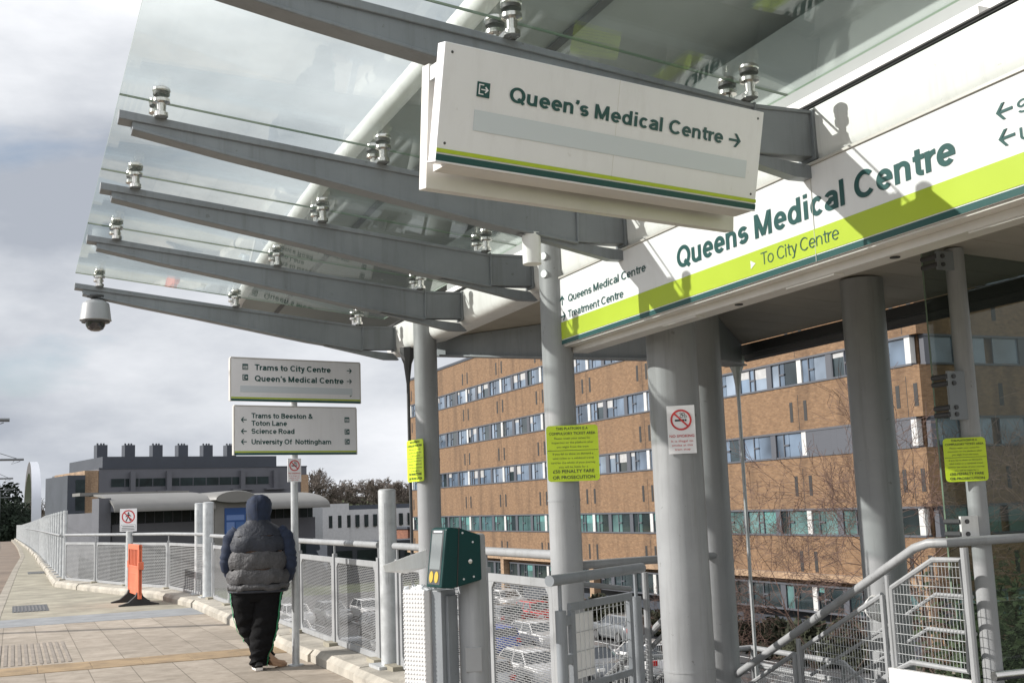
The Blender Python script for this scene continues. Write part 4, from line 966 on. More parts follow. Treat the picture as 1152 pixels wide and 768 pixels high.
# ---------------------------------------------------------------- lime penalty notices
def penalty(o, U, N_, Wd, Hh, label):
    fr = (o, U, Z1, N_); t = thing("ticket_notice", o, label, "notice", "lime ticket notices on columns")
    pts = []; r = .022
    for cx, cy, a0 in ((Wd/2-r,r,-90),(Wd/2-r,Hh-r,0),(-Wd/2+r,Hh-r,90),(-Wd/2+r,r,180)):
        for k in range(6): an = math.radians(a0+18*k); pts.append((cx+r*math.cos(an), cy+r*math.sin(an)))
    g = MB(); flat(g, fr, pts, -.006, 0); g.build("plate", M_yellow, t, smooth=0)
    g = MB(); k = Hh/.365; kw = Wd/.34
    for s, v, cap, wd, bd in (("THIS PLATFORM IS A",.336,.017,.21,.014),("COMPULSORY TICKET AREA",.304,.017,.305,.014),("Please retain your ticket for",.275,.0125,.24,.002),("inspection on the platform after",.247,.0125,.275,.002),("you alight from the tram",.219,.0125,.21,.002),
        ("If you fail to show on demand a",.173,.0125,.265,.002),("valid ticket or a validated travel",.145,.0125,.27,.002),("card for the whole of your journey",.116,.0125,.29,.002),("you will be liable for a",.088,.0125,.19,.002),("£50 PENALTY FARE",.055,.021,.27,.014),("OR PROSECUTION",.016,.021,.275,.014)):
        put_text(g, fr, s, 0, v*k, cap*k, wd*kw, bd, .0015, 0, 'C')
    g.fbox(fr, -Wd/2+.004, Wd/2-.004, .2*k, .203*k, .0005, .0015)
    g.build("lettering", M_ink, t, smooth=0)
nb = V((-.40,-.916,0)).normalized(); ub = V((.916,-.40,0)).normalized()
penalty(V((3.30,6.76,1.725)) + nb*.125 + ub*.065, ub, nb, .335, .36, "lime penalty fare notice facing front on the slim column by the ticket reader")
na = V((-.995,-.10,0)).normalized(); ua = V((.10,-.995,0)).normalized()
penalty(V((3.30,9.42,1.82)) + na*.125, ua, na, .335, .36, "lime notice seen nearly edge on at the farther slim column")
ne = V((-.62,-.785,0)).normalized(); ue = V((.785,-.62,0)).normalized()
penalty(V((5.10,5.02,1.625)) + ne*.07 - ue*.05, ue, ne, .23, .25, "lime notice on the thin pole at the stair top, half in sunlight")

# ================================================================== FENCES
def flatbar_frame(mb, p, q, z0, z1, wd, th, cut=.05):
    # panel frame with chamfered inner corners, between plan points p and q
    p = V((*p,0)); q = V((*q,0)); d = (q-p).normalized(); n = V((-d.y,d.x,0)); Ln = (q-p).length
    fr = (p - n*(th/2), d, V((0,0,1)), n)
    mb.fbox(fr, 0, Ln, z1-wd, z1, 0, th); mb.fbox(fr, 0, Ln, z0, z0+wd, 0, th); mb.fbox(fr, 0, wd, z0+wd, z1-wd, .0006, th-.0006); mb.fbox(fr, Ln-wd, Ln, z0+wd, z1-wd, .0006, th-.0006)
    for u, v, su, sv in ((wd,z0+wd,1,1),(Ln-wd,z0+wd,-1,1),(wd,z1-wd,1,-1),(Ln-wd,z1-wd,-1,-1)):
        flat(mb, fr, [(u,v),(u+su*cut,v),(u,v+sv*cut)] if su*sv > 0 else [(u,v),(u,v+sv*cut),(u+su*cut,v)], .001, th-.001)
def mesh_panel(mb, p, q, z0, z1, pitch=.0165, strand=.0060, link=.078, th=.004):
    p = V((*p,0)); q = V((*q,0)); d = (q-p).normalized(); n = V((-d.y,d.x,0)); Ln = (q-p).length
    fr = (p, d, V((0,0,1)), n); k = int((z1-z0)/pitch)
    for i in range(k):
        z = z0 + (i+.5)*(z1-z0)/k
        mb.fbox(fr, 0, Ln, z-strand/2, z+strand/2, -th/2, th/2)
        x = (.5 if i % 2 else 0)*link + link*.25
        while x < Ln-.01:
            zt = z + (z1-z0)/k - strand/2
            if i < k-1:
                o, u, v, nn = fr; P = lambda a, b: o+u*a+v*b
                mb.add([P(x,z+strand/2), P(x+.009,z+strand/2), P(x+.009,zt), P(x,zt)], [(0,1,2,3)])
            x += link
M_mesh = mat("mesh_steel", (0.27,0.275,0.28), 0.45, metal=0.3, var=0.15, vscale=6)
def fence_run(name, pts, label, rail=1.25, base=.13, ftop=1.09, fbot=.15, posts=None, fine=True, handrail=True, rail_ext=(0,0), skip=()):
    c = pts[len(pts)//2]; t = thing(name, (c[0],c[1],0), label, "fence")
    for i, (a, b) in enumerate(zip(pts[:-1], pts[1:])):
        if i in skip: continue
        A_ = V((*a,0)); B_ = V((*b,0)); d = (B_-A_).normalized(); a2 = A_ + d*.06; b2 = B_ - d*.06
        g = MB(); flatbar_frame(g, (a2.x,a2.y), (b2.x,b2.y), fbot, ftop, .058, .028); f_ = g.build("panel_frame", M_paint, t, smooth=0, bevel=.003)
        g = MB(); a3 = A_ + d*.10; b3 = B_ - d*.10
        if fine: mesh_panel(g, (a3.x,a3.y), (b3.x,b3.y), fbot+.04, ftop-.04)
        else: mesh_panel(g, (a3.x,a3.y), (b3.x,b3.y), fbot+.04, ftop-.04, .03, .015, .11)
        g.build("mesh_panel", M_mesh, f_, smooth=0)
    for i, p in enumerate(pts):
        g = MB(); g.box(p[0]-.022, p[0]+.022, p[1]-.03, p[1]+.03, base-.01, 1.13); g.cyl((p[0],p[1],1.12),(p[0],p[1],rail-.01),.012,.012,8)
        g.build("post", M_paint, t, smooth=30)
        g = MB(); g.box(p[0]-.11,p[0]+.11,p[1]-.13,p[1]+.13,base-.02,base+.045); g.build("foot_block", M_concd, t, smooth=0)
    if handrail:
        g = MB(); P = [V((p[0],p[1],rail)) for p in pts]
        P[0] = P[0] + (P[0]-P[1]).normalized()*rail_ext[0]; P[-1] = P[-1] + (P[-1]-P[-2]).normalized()*rail_ext[1]
        g.tube(P, .032, 14); g.build("handrail", M_paint, t)
    return t
near_pts = [(3.3,10.95),(3.3,12.65),(3.3,14.35),(3.3,16.05),(3.3,17.75),(3.3,19.45),(3.3,21.2)]
fence_run("mesh_fence", near_pts, "white handrail and mesh fence beside the hooded person, along the platform", rail_ext=(-.0,.2))
fence_run("mesh_fence", [(3.3,6.92),(3.3,8.15),(3.3,9.25)], "mesh fence panel between the ticket reader and the slim column", rail_ext=(.1,.1))
fence_run("mesh_fence", [(3.3,9.56),(3.3,10.35)], "narrow mesh fence panel behind the litter bin, beside the tall round post", rail_ext=(.05,.08))
fence_run("mesh_fence", DIAG, "mesh fence slanting across behind the orange barrier", fine=False, rail=1.27, rail_ext=(.0,.1))
def bollard(x, y_, r, zt, label):
    t = thing("fence_post", (x,y_,0), label, "post", "tall round fence posts")
    g = MB(); g.cyl((x,y_,.1),(x,y_,zt),r,r,24); g.lathe((x,y_,zt), [(r,0),(r*.8,.012),(0,.016)], 24); g.build("tube", M_pole, t)
    g = MB(); n_ = V((-.4,-.916,0)); u_ = V((.916,-.4,0)); fr = (V((x,y_,0))+n_*(r-.004), u_, V((0,0,1)), n_); g.fbox(fr, -.02,.006,.9,zt-.12,0,.012); g.box(x-.16,x+.16,y_-.17,y_+.17,.1,.16); g.build("cover_strip", M_pole, t, smooth=0)
bollard(3.28,10.58,.085,1.775,"tall galvanised round post near the ticket reader, in front of the slim column")
bollard(3.30,21.75,.10,1.85,"right one of two tall round posts left of the hooded person")
bollard(3.28,22.75,.085,1.85,"left one of two tall round posts left of the hooded person")
# tall screen fence along the path
M_screenmesh = mat("screen_mesh", (0.17,0.185,0.20), 0.45, metal=0.35, var=0.12)
t = thing("screen_fence", (1.2,60,0), "tall grey screen fence with close posts running along the path", "fence")
g = MB(); pn = MB(); pts = []
for (a,b),(c,d) in zip(FAR[:-1], FAR[1:]):
    k = max(1, round((d-b)/2.0))
    for i in range(k): pts.append((a+(c-a)*i/k, b+(d-b)*i/k))
pts.append(FAR[-1])
hz = lambda y_: 1.86 if y_ < 50 else max(1.5, 1.86-.006*(y_-50))
for i, (p, q) in enumerate(zip(pts[:-1], pts[1:])):
    z1 = hz(p[1]); P = V((*p,0)); Q = V((*q,0)); d = (Q-P).normalized(); n_ = V((-d.y,d.x,0)); fr = (P, d, V((0,0,1)), n_); Ln = (Q-P).length
    s = MB(); zz = .2
    step = .055 if p[1] < 50 else .11
    while zz < z1-.05: s.fbox(fr, .05, Ln-.05, zz, zz+step*.6, -.003, .003); zz += step
    for k in range(1, 6): s.fbox(fr, .05+k*(Ln-.1)/6, .07+k*(Ln-.1)/6, .2, z1-.05, .0035, .006)
    s.fbox(fr, .03, Ln-.03, z1-.05, z1-.01, -.015, .015); s.fbox(fr, .03, Ln-.03, .15, .2, -.015, .015); s.build("mesh_panel", M_screenmesh, t, smooth=0)
    b = MB(); b.cyl((p[0],p[1],.1),(p[0],p[1],z1+.03),.055,.055,10); b.box(p[0]-.13,p[0]+.1,p[1]-.1,p[1]+.1,.08,.17); b.build("post", M_pole, t)
    if i < 30: b = MB(); b.tube([(p[0]-.12,p[1],1.27),(q[0]-.12,q[1],1.27)], .025, 8); b.build("handrail", M_paint, t)
# ---------------------------------------------------------------- no pedestrians sign on its post
t = thing("no_pedestrians_sign", (2.36,27.0,0), "no pedestrians sign on a short grey post behind the orange barrier", "sign")
frn = (V((2.36,26.9,1.34)), V((.93,-.36,0)).normalized(), V((0,0,1)), V((-.36,-.93,0)).normalized())
g = MB(); g.cyl((2.38,26.98,.1),(2.38,26.98,1.8),.075,.075,14); g.build("post", M_pole, t)
frn = (frn[0]+frn[3]*.06, frn[1], frn[2], frn[3])
g = MB(); g.fbox(frn, -.185,.185,0,.50,-.01,0); g.build("plate", M_signwhite, t, smooth=0)
g = MB(); prohibition(g, frn, 0, .325, .145, False)
for k_, (wd) in enumerate((.26,.28,.28)): g.fbox(frn, -wd/2, wd/2, .105-.035*k_, .118-.035*k_, .001, .002, 1)
g.fbox(frn, -.16,.16,.145,.149,.001,.002,1); g.fbox(frn, -.16,.16,.018,.022,.001,.002,1); g.fbox(frn,-.16,-.156,.022,.145,.001,.002,1); g.fbox(frn,.156,.16,.022,.145,.001,.002,1)
g.build("lettering", [M_red, M_ink], t, smooth=0)
# ---------------------------------------------------------------- orange plastic barrier, standing obliquely
M_orange = mat("orange_plastic", (0.64,0.15,0.07), 0.5, var=0.22, vscale=3)
t = thing("plastic_barrier", (2.1,23.6,0), "orange plastic pedestrian barrier on black rubber feet by the fence", "barrier")
# barrier lies mostly along the view so that it looks narrow
bd = V((-.05,.999,0)).normalized(); bn = V((-bd.y,bd.x,0))
fb = (V((2.20,22.7,0)), bd, V((0,0,1)), bn); Wb = 1.35
g = MB()
g.fbox(fb, 0, Wb, .18, .68, -.022, .022); g.fbox(fb, 0, Wb, 1.02, 1.12, -.03, .03); g.fbox(fb, 0, Wb, .68, .72, -.026, .026)
for k in range(8): g.fbox(fb, .0+k*.184, .06+k*.184, .72, 1.02, -.022, .022)
g.fbox(fb, .0, .08, .12, 1.12, -.034, .034); g.fbox(fb, Wb-.08, Wb, .12, 1.12, -.034, .034)
g.fbox(fb, .1, Wb-.1, .28, .30, -.027, .027); g.fbox(fb, .1, Wb-.1, .56, .58, -.027, .027)
g.build("panel", M_orange, t, smooth=0, bevel=.008)
g = MB(); g.fbox(fb, -.09, -.001, .66, .8, -.05, .05); g.fbox(fb, Wb+.001, Wb+.07, .66, .8, -.04, .04); g.build("coupling", M_orange, t, smooth=0, bevel=.008)
for s in (.12, Wb-.12):
    g = MB(); c_ = fb[0]+bd*s
    prof = [(-.36,0),(-.36,.02),(-.2,.06),(-.07,.17),(-.04,.24),(.04,.24),(.07,.17),(.2,.06),(.36,.02),(.36,0)]
    g.poly([c_ + bn*a_ + V((0,0,z)) - bd*.06 for a_, z in prof], bd*.12); g.build("foot", M_black, t, smooth=0)

# ================================================================== GATE AND STAIRS
t = thing("steel_gate", (3.0,5.8,0), "grey tubular gate with mesh infill standing open at the stair head", "gate")
ga = V((2.552,5.442,0)); gb_ = V((3.437,6.028,0)); gd = (gb_-ga).normalized(); gn = V((-gd.y,gd.x,0)); fg = (ga, gd, V((0,0,1)), gn)
g = MB(); g.tube([ga+V((0,0,1.19)), gb_+V((0,0,1.19))], .029, 16); g.build("top_rail", M_paint2, t)
for s in (.10,.97):
    g = MB(); g.tube([ga+gd*s+V((0,0,-.0)), ga+gd*s+V((0,0,1.03))], .03, 12); g.tube([ga+gd*s+V((0,0,1.02)), ga+gd*s+V((0,0,1.18))], .011, 8); g.build("post", M_paint2, t)
g = MB(); g.fbox(fg, .19,.90,1.02,1.06,-.014,.014); g.fbox(fg, .19,.90,.1,.14,-.014,.014); g.fbox(fg, .19,.23,.14,1.02,-.0134,.0134); g.fbox(fg, .86,.90,.14,1.02,-.0134,.0134); g.fbox(fg, .23,.86,.60,.635,-.0128,.0128)
for z in (.25,.75,.95): g.fbox(fg, .125,.19,z,z+.05,-.012,.012)
fo = g.build("leaf_frame", M_paint2, t, smooth=0, bevel=.003)
g = MB()
for i in range(13): s = .25+i*.048; g.tube([ga+gd*s+V((0,0,.14)), ga+gd*s+V((0,0,1.02))], .0022, 5)
for i in range(9): z = .2+i*.1; g.tube([ga+gd*.23+V((0,0,z))+gn*.004, ga+gd*.86+V((0,0,z))+gn*.004], .0022, 5)
g.build("wire_mesh", M_pole, fo)
g = MB(); g.fbox(fg, .27,.46,.66,1.0,.012,.018); g.fbox(fg, .27,.46,.15,.59,.012,.018); g.build("white_plate", M_white, t, smooth=0)

st = thing("stairs", (4.5,6.5,0), "steel stair down from the platform with mesh sided white railings", "stairs")
# floor of the stair head and landing
g = MB(); g.box(3.46, 4.72, 3.0, 5.2, -.12, -.002); g.box(3.46, 7.0, -2.0, 3.0, -.12, -.004); g.build("stair_head", M_conc, st, smooth=0)
nst = 7; rise = .17; go = .29
for i in range(nst):
    g = MB(); y_ = 5.2+i*go; z = -(i+1)*rise; g.box(3.98, 4.66, y_+.002, y_+go+.03, z-.04, z); g.build("tread", M_conc, st, smooth=0)
g = MB(); zl = -(nst+1)*rise; yl = 5.2+nst*go; g.box(3.98, 6.55, yl, yl+1.9, zl-.12, zl); g.build("landing", M_conc, st, smooth=0)
for i in range(14):
    g = MB(); y_ = yl-.002-i*go; z = zl-(i+1)*rise; g.box(5.45, 6.42, y_-go-.03, y_, z-.04, z); g.build("tread", M_conc, st, smooth=0)
g = MB(); sl_ = -rise/go
for x in (4.68,3.94): g.poly([(x,4.75,.3),(x,5.38,.56 if x > 4 else .3),(x,5.38,.0),(x,yl,zl+.1),(x,yl,zl-.25),(x,5.2,-.3),(x,4.75,-.3)], (.02,0,0))
for x in (5.42,6.44): g.poly([(x,yl,zl+.1),(x,yl,zl-.25),(x,yl-4,zl-4*rise/go-.25),(x,yl-4,zl-4*rise/go+.1)], (.02,0,0))
g.build("stringer", M_paint, st, smooth=0)
g = MB(); g.box(4.676,4.71,4.76,5.39,.28,.575); g.build("side_plate", M_white, st, smooth=0)
# outer railing of the first flight (plane x = 4.7)
X4 = 4.7
g = MB(); g.tube([(X4,8.3,-.32),(X4,7.08,.30),(X4,5.12,1.262),(X4,5.01,1.29),(X4+.05,4.93,1.292),(5.9,4.86,1.30),(8.5,4.75,1.30)], .026, 14); g.build("handrail", M_paint, st)
g = MB(); g.tube([(4.98,4.9,.555),(5.3,4.88,.555),(8.5,4.8,.555)], .026, 12); g.build("low_rail", M_steel, st)
g = MB()
for p in ((4.75,1.27,.2),(5.365,1.10,.25),(6.25,.66,-.2),(7.1,.24,-.6)):
    g = MB()
    wd = .022 if p[0] < 5 else .016
    g.tube([(X4,p[0],p[2]),(X4,p[0],p[1])], wd, 10)
    if p[0] > 5: g.tube([(X4,p[0]+.06,p[2]),(X4,p[0]+.06,p[1]-.12)], .012, 8)
    g.build("post", M_paint, st)
def rail_panel(outline, mids, nm="mesh_panel", xp=X4, m=M_paint):
    g = MB(); P = [V((xp,a,b)) for a,b in outline]
    g.tube(P+[P[0]], .017, 8)
    fo = g.build("panel_frame", m, st)
    g = MB()
    def inside_span(y_):
        zs = []
        for (a,b),(c,d) in zip(outline, outline[1:]+outline[:1]):
            if (a-y_)*(c-y_) < 0: zs.append(b+(d-b)*(y_-a)/(c-a))
        return (min(zs), max(zs)) if len(zs) >= 2 else None
    def inside_z(z):
        ys = []
        for (a,b),(c,d) in zip(outline, outline[1:]+outline[:1]):
            if (b-z)*(d-z) < 0: ys.append(a+(c-a)*(z-b)/(d-b))
        return (min(ys), max(ys)) if len(ys) >= 2 else None
    y0 = min(a for a,b in outline); y1 = max(a for a,b in outline); y_ = y0+.02
    while y_ < y1:
        q = inside_span(y_)
        if q: g.tube([(xp,y_,q[0]),(xp,y_,q[1])], .0018, 4)
        y_ += .026
    z0 = min(b for a,b in outline); z1 = max(b for a,b in outline); z = z0+.03
    while z < z1:
        q = inside_z(z)
        if q: g.tube([(xp-.004,q[0],z),(xp-.004,q[1],z)], .0024, 4)
        z += .056
    g.build(nm, M_pole, fo)
    g = MB()
    for m_ in mids: g.tube([(xp+.06,a,b) for a,b in m_], .011, 8)
    if mids: g.build("mid_rail", M_paint, st)
rail_panel([(5.335,1.03),(4.987,1.20),(4.777,1.205),(4.79,.617),(5.216,.622),(5.335,.575)], [[(4.78,1.005),(5.05,1.005),(5.33,.86)],[(4.78,.81),(5.13,.81),(5.33,.71)]])
rail_panel([(5.42,.985),(6.22,.60),(6.22,.12),(5.42,.53)], [[(5.42,.82),(6.22,.43)],[(5.42,.66),(6.22,.27)]])
rail_panel([(6.30,.56),(7.08,.18),(7.08,-.3),(6.30,.08)], [[(6.3,.4),(7.08,.02)]])
rail_panel([(7.14,.15),(8.2,-.36),(8.2,-.85),(7.14,-.34)], [])
# inner side railing of the first flight
X5 = 4.02
g = MB(); g.tube([(3.35,6.86,1.175),(3.75,6.9,1.18)], .028, 12); g.tube([(3.75,6.9,1.18),(4.6,7.0,1.18)], .028, 12); g.tube([(3.42,6.98,1.06),(3.95,7.1,.98)], .018, 10)
g.tube([(X5,6.5,.95),(X5,8.3,-.05)], .024, 10); g.tube([(X5,6.5,.62),(X5,8.3,-.38)], .014, 8); g.tube([(X5,6.5,.30),(X5,8.3,-.70)], .014, 8); g.build("handrail", M_paint, st)
rail_panel([(6.5,.86),(8.3,-.14),(8.3,-.8),(6.5,.2)], [], xp=X5+.005)
for q in ((3.42,6.92,-.2,1.1,.016),(3.98,6.94,-.4,1.1,.022),(X5,7.4,-1.2,.5,.016)):
    g = MB(); g.tube([(q[0],q[1],q[2]),(q[0],q[1],q[3])], q[4], 10); g.build("post", M_paint, st)
# landing and second flight outer railing
X6 = 6.5
g = MB(); g.tube([(5.3,9.38,.16),(X6,9.38,.16),(X6,8.05,.16),(X6,5.5,-1.3)], .026, 12); g.build("handrail", M_paint, st)
g = MB(); g.tube([(5.3,9.38,.0),(X6,9.38,.0),(X6,8.05,.0),(X6,5.5,-1.46)], .016, 8); g.build("mid_rail", M_paint, st)
rail_panel([(9.3,.02),(8.08,.02),(8.08,-.85),(9.3,-.85)], [], xp=X6)
rail_panel([(8.02,0),(6.4,-.93),(6.4,-1.8),(8.02,-.87)], [], xp=X6)
for y_, z in ((9.36,.15),(8.65,.15),(8.05,.15),(7.2,-.3),(6.4,-.75)):
    g = MB(); g.tube([(X6,y_,z-1.2),(X6,y_,z)], .02, 8); g.build("post", M_paint, st)
g = MB(); g.lathe((5.02,5.85,.86), [(0,.05),(.06,.045),(.085,0),(.06,-.05),(0,-.06)], 18, axis=(0.2,-.9,.2)); tag(g.build("bulkhead_light", M_white, loc=(5.02,5.85,.86)), "round white bulkhead lamp on the column behind the stair railing", "light")
# eye bolt post beside the thick column
g = MB(); g.tube([(4.03,6.28,-.6),(4.03,6.28,1.12)], .014, 8); g.tube([(4.02,6.26,-.5),(4.02,6.26,1.05)], .008, 6); g.tube([(4.03+.03*math.sin(k*math.pi/6), 6.28, 1.16-.03*math.cos(k*math.pi/6)) for k in range(13)], .004, 6)
for z in (.3,.62,.95): g.box(4.0,4.06,6.25,6.31,z,z+.03)
tag(g.build("eye_post", M_pole, loc=(4.03,6.28,-.6)), "thin rod with a ring on top beside the thick column", "post")
# glass wind screen beyond the thin pole
t = thing("glass_screen", (6.2,5.1,1.3), "large frameless glass wind screen clamped to the thin pole", "glass screen")
g = MB(); yg = 5.10
P = [(4.93,yg,.95),(8.6,yg-.15,.95),(8.6,yg-.15,3.02),(4.93,yg,3.02)]; Q = [(a,b+.012,c) for a,b,c in P]
g.add(P+Q, [(0,1,2,3),(7,6,5,4)], 0); g.add(P+Q, [(0,4,5,1),(1,5,6,2),(2,6,7,3),(3,7,4,0)], 1); g.build("pane", [M_screen, M_glassedge], t, smooth=0)
P = [(4.95,yg-.001,-.3),(8.6,yg-.151,-.3),(8.6,yg-.151,.93),(4.95,yg-.001,.93)]; Q = [(a,b+.012,c) for a,b,c in P]
g = MB(); g.add(P+Q, [(0,1,2,3),(7,6,5,4)], 0); g.add(P+Q, [(0,4,5,1),(1,5,6,2),(2,6,7,3),(3,7,4,0)], 1); g.build("pane", [M_screen, M_glassedge], t, smooth=0)
for z0, z1 in ((2.86,2.97),(1.98,2.26),(1.30,1.43)):
    g = MB(); g.box(4.93,5.06,4.985,5.0,z0,z1)
    f_ = g.build("clamp_plate", M_paint2 if z0 > 1.5 else M_white, t, smooth=0)
    for z in ((z0+.03, z1-.03) if z1-z0 < .2 else (z0+.03,z0+.07,z1-.07,z1-.03)):
        b = MB(); b.cyl((4.97,4.985,z),(4.97,4.975,z),.013,.013,10); b.build("clamp_bolt", M_dark, f_)
        b = MB(); b.cyl((4.935,4.99,z),(4.935,5.11,z),.016,.016,10); b.build("clamp_stud", M_dark, f_)

# ================================================================== TICKET READER, BIN
M_teal = mat("teal_enamel", (0.001,0.037,0.036), 0.4, var=0.1, vscale=4, spec=0.25)
t = thing("ticket_reader", (2.42,5.85,0), "dark green ticket reader box on a pale round topped post", "ticket reader")
g = MB(); pc = V((2.29,5.87,0)); ax = V((.916,-.40,0)).normalized()
g.loft([[pc + V((0,0,z)) + V((.916,-.40,0))*(k_*a_) + V((.40,.916,0))*(k_*b_) for a_, b_ in [(.078*math.cos(q*math.pi/12), .09*math.sin(q*math.pi/12)) for q in range(24)]] for z, k_ in ((0,1),(1.425,1),(1.437,.92),(1.44,.7))])
g.build("post", M_paint, t, smooth=40)
g = MB(); g.fbox((pc, V((.916,-.4,0)), V((0,0,1)), V((-.4,-.916,0))), -.045,.045,.72,.85,.082,.092); g.build("access_cover", M_paint, t, smooth=0, bevel=.01)
# wedge shaped head: side profile in (a along -x view, z)
ha = V((-.992,-.12,0)).normalized()              # direction the screen faces
hb = V((-ha.y, ha.x, 0))                        # across the box
hc = pc + V((-.03,-.06,0))
hprof = [(-.02,1.20),(.16,1.165),(.225,1.172),(.185,1.475),(.16,1.482),(.10,1.475),(-.02,1.435)]
def hp(a_, z, s): return hc + ha*a_ + hb*s + V((0,0,z))
g = MB(); g.loft([[hp(a_,z,s) for a_,z in hprof] for s in (-.09,.09)]); hd = g.build("head", M_teal, t, smooth=0, bevel=.008)
g = MB(); g.loft([[hp(a_,z,s) for a_,z in ((.128,1.172),(.134,1.172),(.114,1.48),(.108,1.48))] for s in (-.0925,.0925)]); g.build("seam", M_black, hd, smooth=0)
fn = V((ha.x,ha.y,0))*.30 + V((0,0,.045)); fn.normalize(); fv = V((0,0,1))*.30 - ha*.04; fv.normalize(); fu = fn.cross(fv)*-1
ffr = (hp(.2252,1.176,0), hb, fv, fn)
g = MB(); g.fbox(ffr, -.06,.06,.09,.275,.0,.003); g.build("screen", mat("screen_grey",(0.20,0.22,0.22),0.15,coat=0.5), hd, smooth=0)
g = MB(); g.fbox(ffr, -.07,.07,.012,.295,-.004,.0008); g.build("face", M_dark, hd, smooth=0)
g = MB(); g.fbox(ffr, -.05,.05,.282,.292,.0009,.002); g.build("label_strip", M_strip, hd, smooth=0)
g = MB()
for a_, z_ in ((.03,1.22),(.03,1.40),(.09,1.21),(.09,1.45)): g.lathe(hp(a_,z_,-.0905) if hb.dot(V((-.4,-.916,0))) < 0 else hp(a_,z_,.0905), [(.006,0),(.005,.003)], 10, axis=(V((-.4,-.916,0))))
g.build("screws", M_pole, hd)
g = MB(); sd0 = 1 if hb.dot(V((-.4,-.916,0))) > 0 else -1; g.lathe(hp(.05,1.30,.0905*sd0), [(.013,0),(.012,.004),(.004,.005)], 14, axis=hb*sd0); g.build("lock", M_steel, hd)
for s in (-.03,.03):
    g = MB(); o_,u_,v_,n_ = ffr; flat(g, ffr, [(s+.022*math.cos(q*math.pi/8), .05+.03*math.sin(q*math.pi/8)) for q in range(16)], .0009, .004); g.build("yellow_button", mat("button_yellow",(0.5,0.36,0.05),0.4), hd, smooth=0)
g = MB(); o_ = hp(.05,1.27,-.095) ; bl = [V((1.86,6.10,1.285)),V((1.87,6.10,1.25)),V((2.0,6.12,1.235)),V((2.12,6.12,1.26)),V((2.12,6.12,1.36)),V((2.0,6.12,1.325))]
g.poly(bl, (0.004,.012,0)); g.build("white_flag", M_white, t, smooth=0, bevel=.002)

t = thing("litter_bin", (2.03,5.95,0), "narrow white litter bin with dimpled metal front in front of the fence", "bin")
bu = V((.495,-.87,0)).normalized(); bv = V((.87,.495,0)).normalized(); bc = V((2.03,5.98,0)); fbn = (bc, bu, V((0,0,1)), -bv)
g = MB()
ringp = [(-.095,-.05),(-.09,.03),(-.075,.055),(.075,.055),(.088,.03),(.09,-.12),(-.095,-.12)]
g.loft([[bc + bu*a_ - bv*b_ + V((0,0,z)) for a_,b_ in ringp] for z in (.02,1.155)])
M_binw = mat("bin_enamel", (0.62,0.62,0.62), 0.35, var=0.08)
bo = g.build("body", M_binw, t, smooth=0, bevel=.006)
g = MB()
for r_ in range(46):
    for c_ in range(8):
        p = bc + bu*(-.071+c_*.0203) - bv*.0545 + V((0,0,.09+r_*.0232)); 
        g.lathe(p, [(.0068,0),(.0052,.003),(.002,.0045)], 6, axis=-bv)
g.build("dimples", M_binw, bo, smooth=60)
g = MB(); g.fbox(fbn, .094,.165,.02,1.15,-.10,.02); g.fbox(fbn, .166,.185,.02,1.12,-.09,-.01); g.build("side_post", M_paint2, t, smooth=0, bevel=.003)
g = MB(); rnd = random.Random(4)
for i in range(60):
    a_ = rnd.uniform(-.08,.08); b_ = rnd.uniform(-.1,.04); p = bc + bu*a_ - bv*b_ + V((0,0,1.157)); s = rnd.uniform(.008,.02)
    d1 = V((rnd.uniform(-1,1),rnd.uniform(-1,1),rnd.uniform(-.2,1))).normalized(); d2 = d1.orthogonal().normalized()
    g.add([p-d1*s, p+d2*s, p+d1*s+V((0,0,.012)), p-d2*s], [(0,1,2,3)])
g.build("liner_bag", mat("clear_plastic",(0.7,0.72,0.74),0.12,coat=0.8), t, smooth=0)

# ================================================================== PERSON
M_skin = mat("skin", (0.55,0.36,0.27), 0.5); M_navy = mat("navy_cotton", (0.016,0.026,0.055), 0.85, var=0.35, vscale=18, bump=0.15, bscale=60)
M_vest = mat("charcoal_puffer", (0.062,0.061,0.065), 0.58, var=0.35, vscale=14, bump=0.7, bscale=34); M_vestd = mat("navy_puffer", (0.018,0.022,0.034), 0.6, var=0.3, vscale=14, bump=0.5, bscale=26)
M_trous = mat("black_tracksuit", (0.007,0.007,0.008), 0.85, var=0.4, vscale=10, bump=0.6, bscale=16, spec=0.15); M_stripe = mat("green_stripe", (0.01,0.21,0.085), 0.6); M_shoe = mat("white_sole", (0.72,0.70,0.68), 0.5); M_tan = mat("tan_shoe", (0.45,0.28,0.18), 0.6)
px, py = 2.37, 12.23
pe = thing("person", (px,py,0), "person in navy hood, padded charcoal gilet and black trousers leaning by the signpost", "person")
fw = V((.30,.954,0)).normalized(); rt = V((fw.y,-fw.x,0))     # forward (away from camera), right
def W(r_, f_, z): return V((px,py,0)) + rt*r_ + fw*f_ + V((0,0,z))
def ring_at(r_, f_, z, a_, b_, n=24, sq=2.3, jit=0):
    out = []
    for i in range(n):
        th = 2*math.pi*i/n; c_, s_ = math.cos(th), math.sin(th)
        out.append(W(r_ + a_*math.copysign(abs(c_)**(2/sq), c_), f_ + b_*math.copysign(abs(s_)**(2/sq), s_), z))
    return out
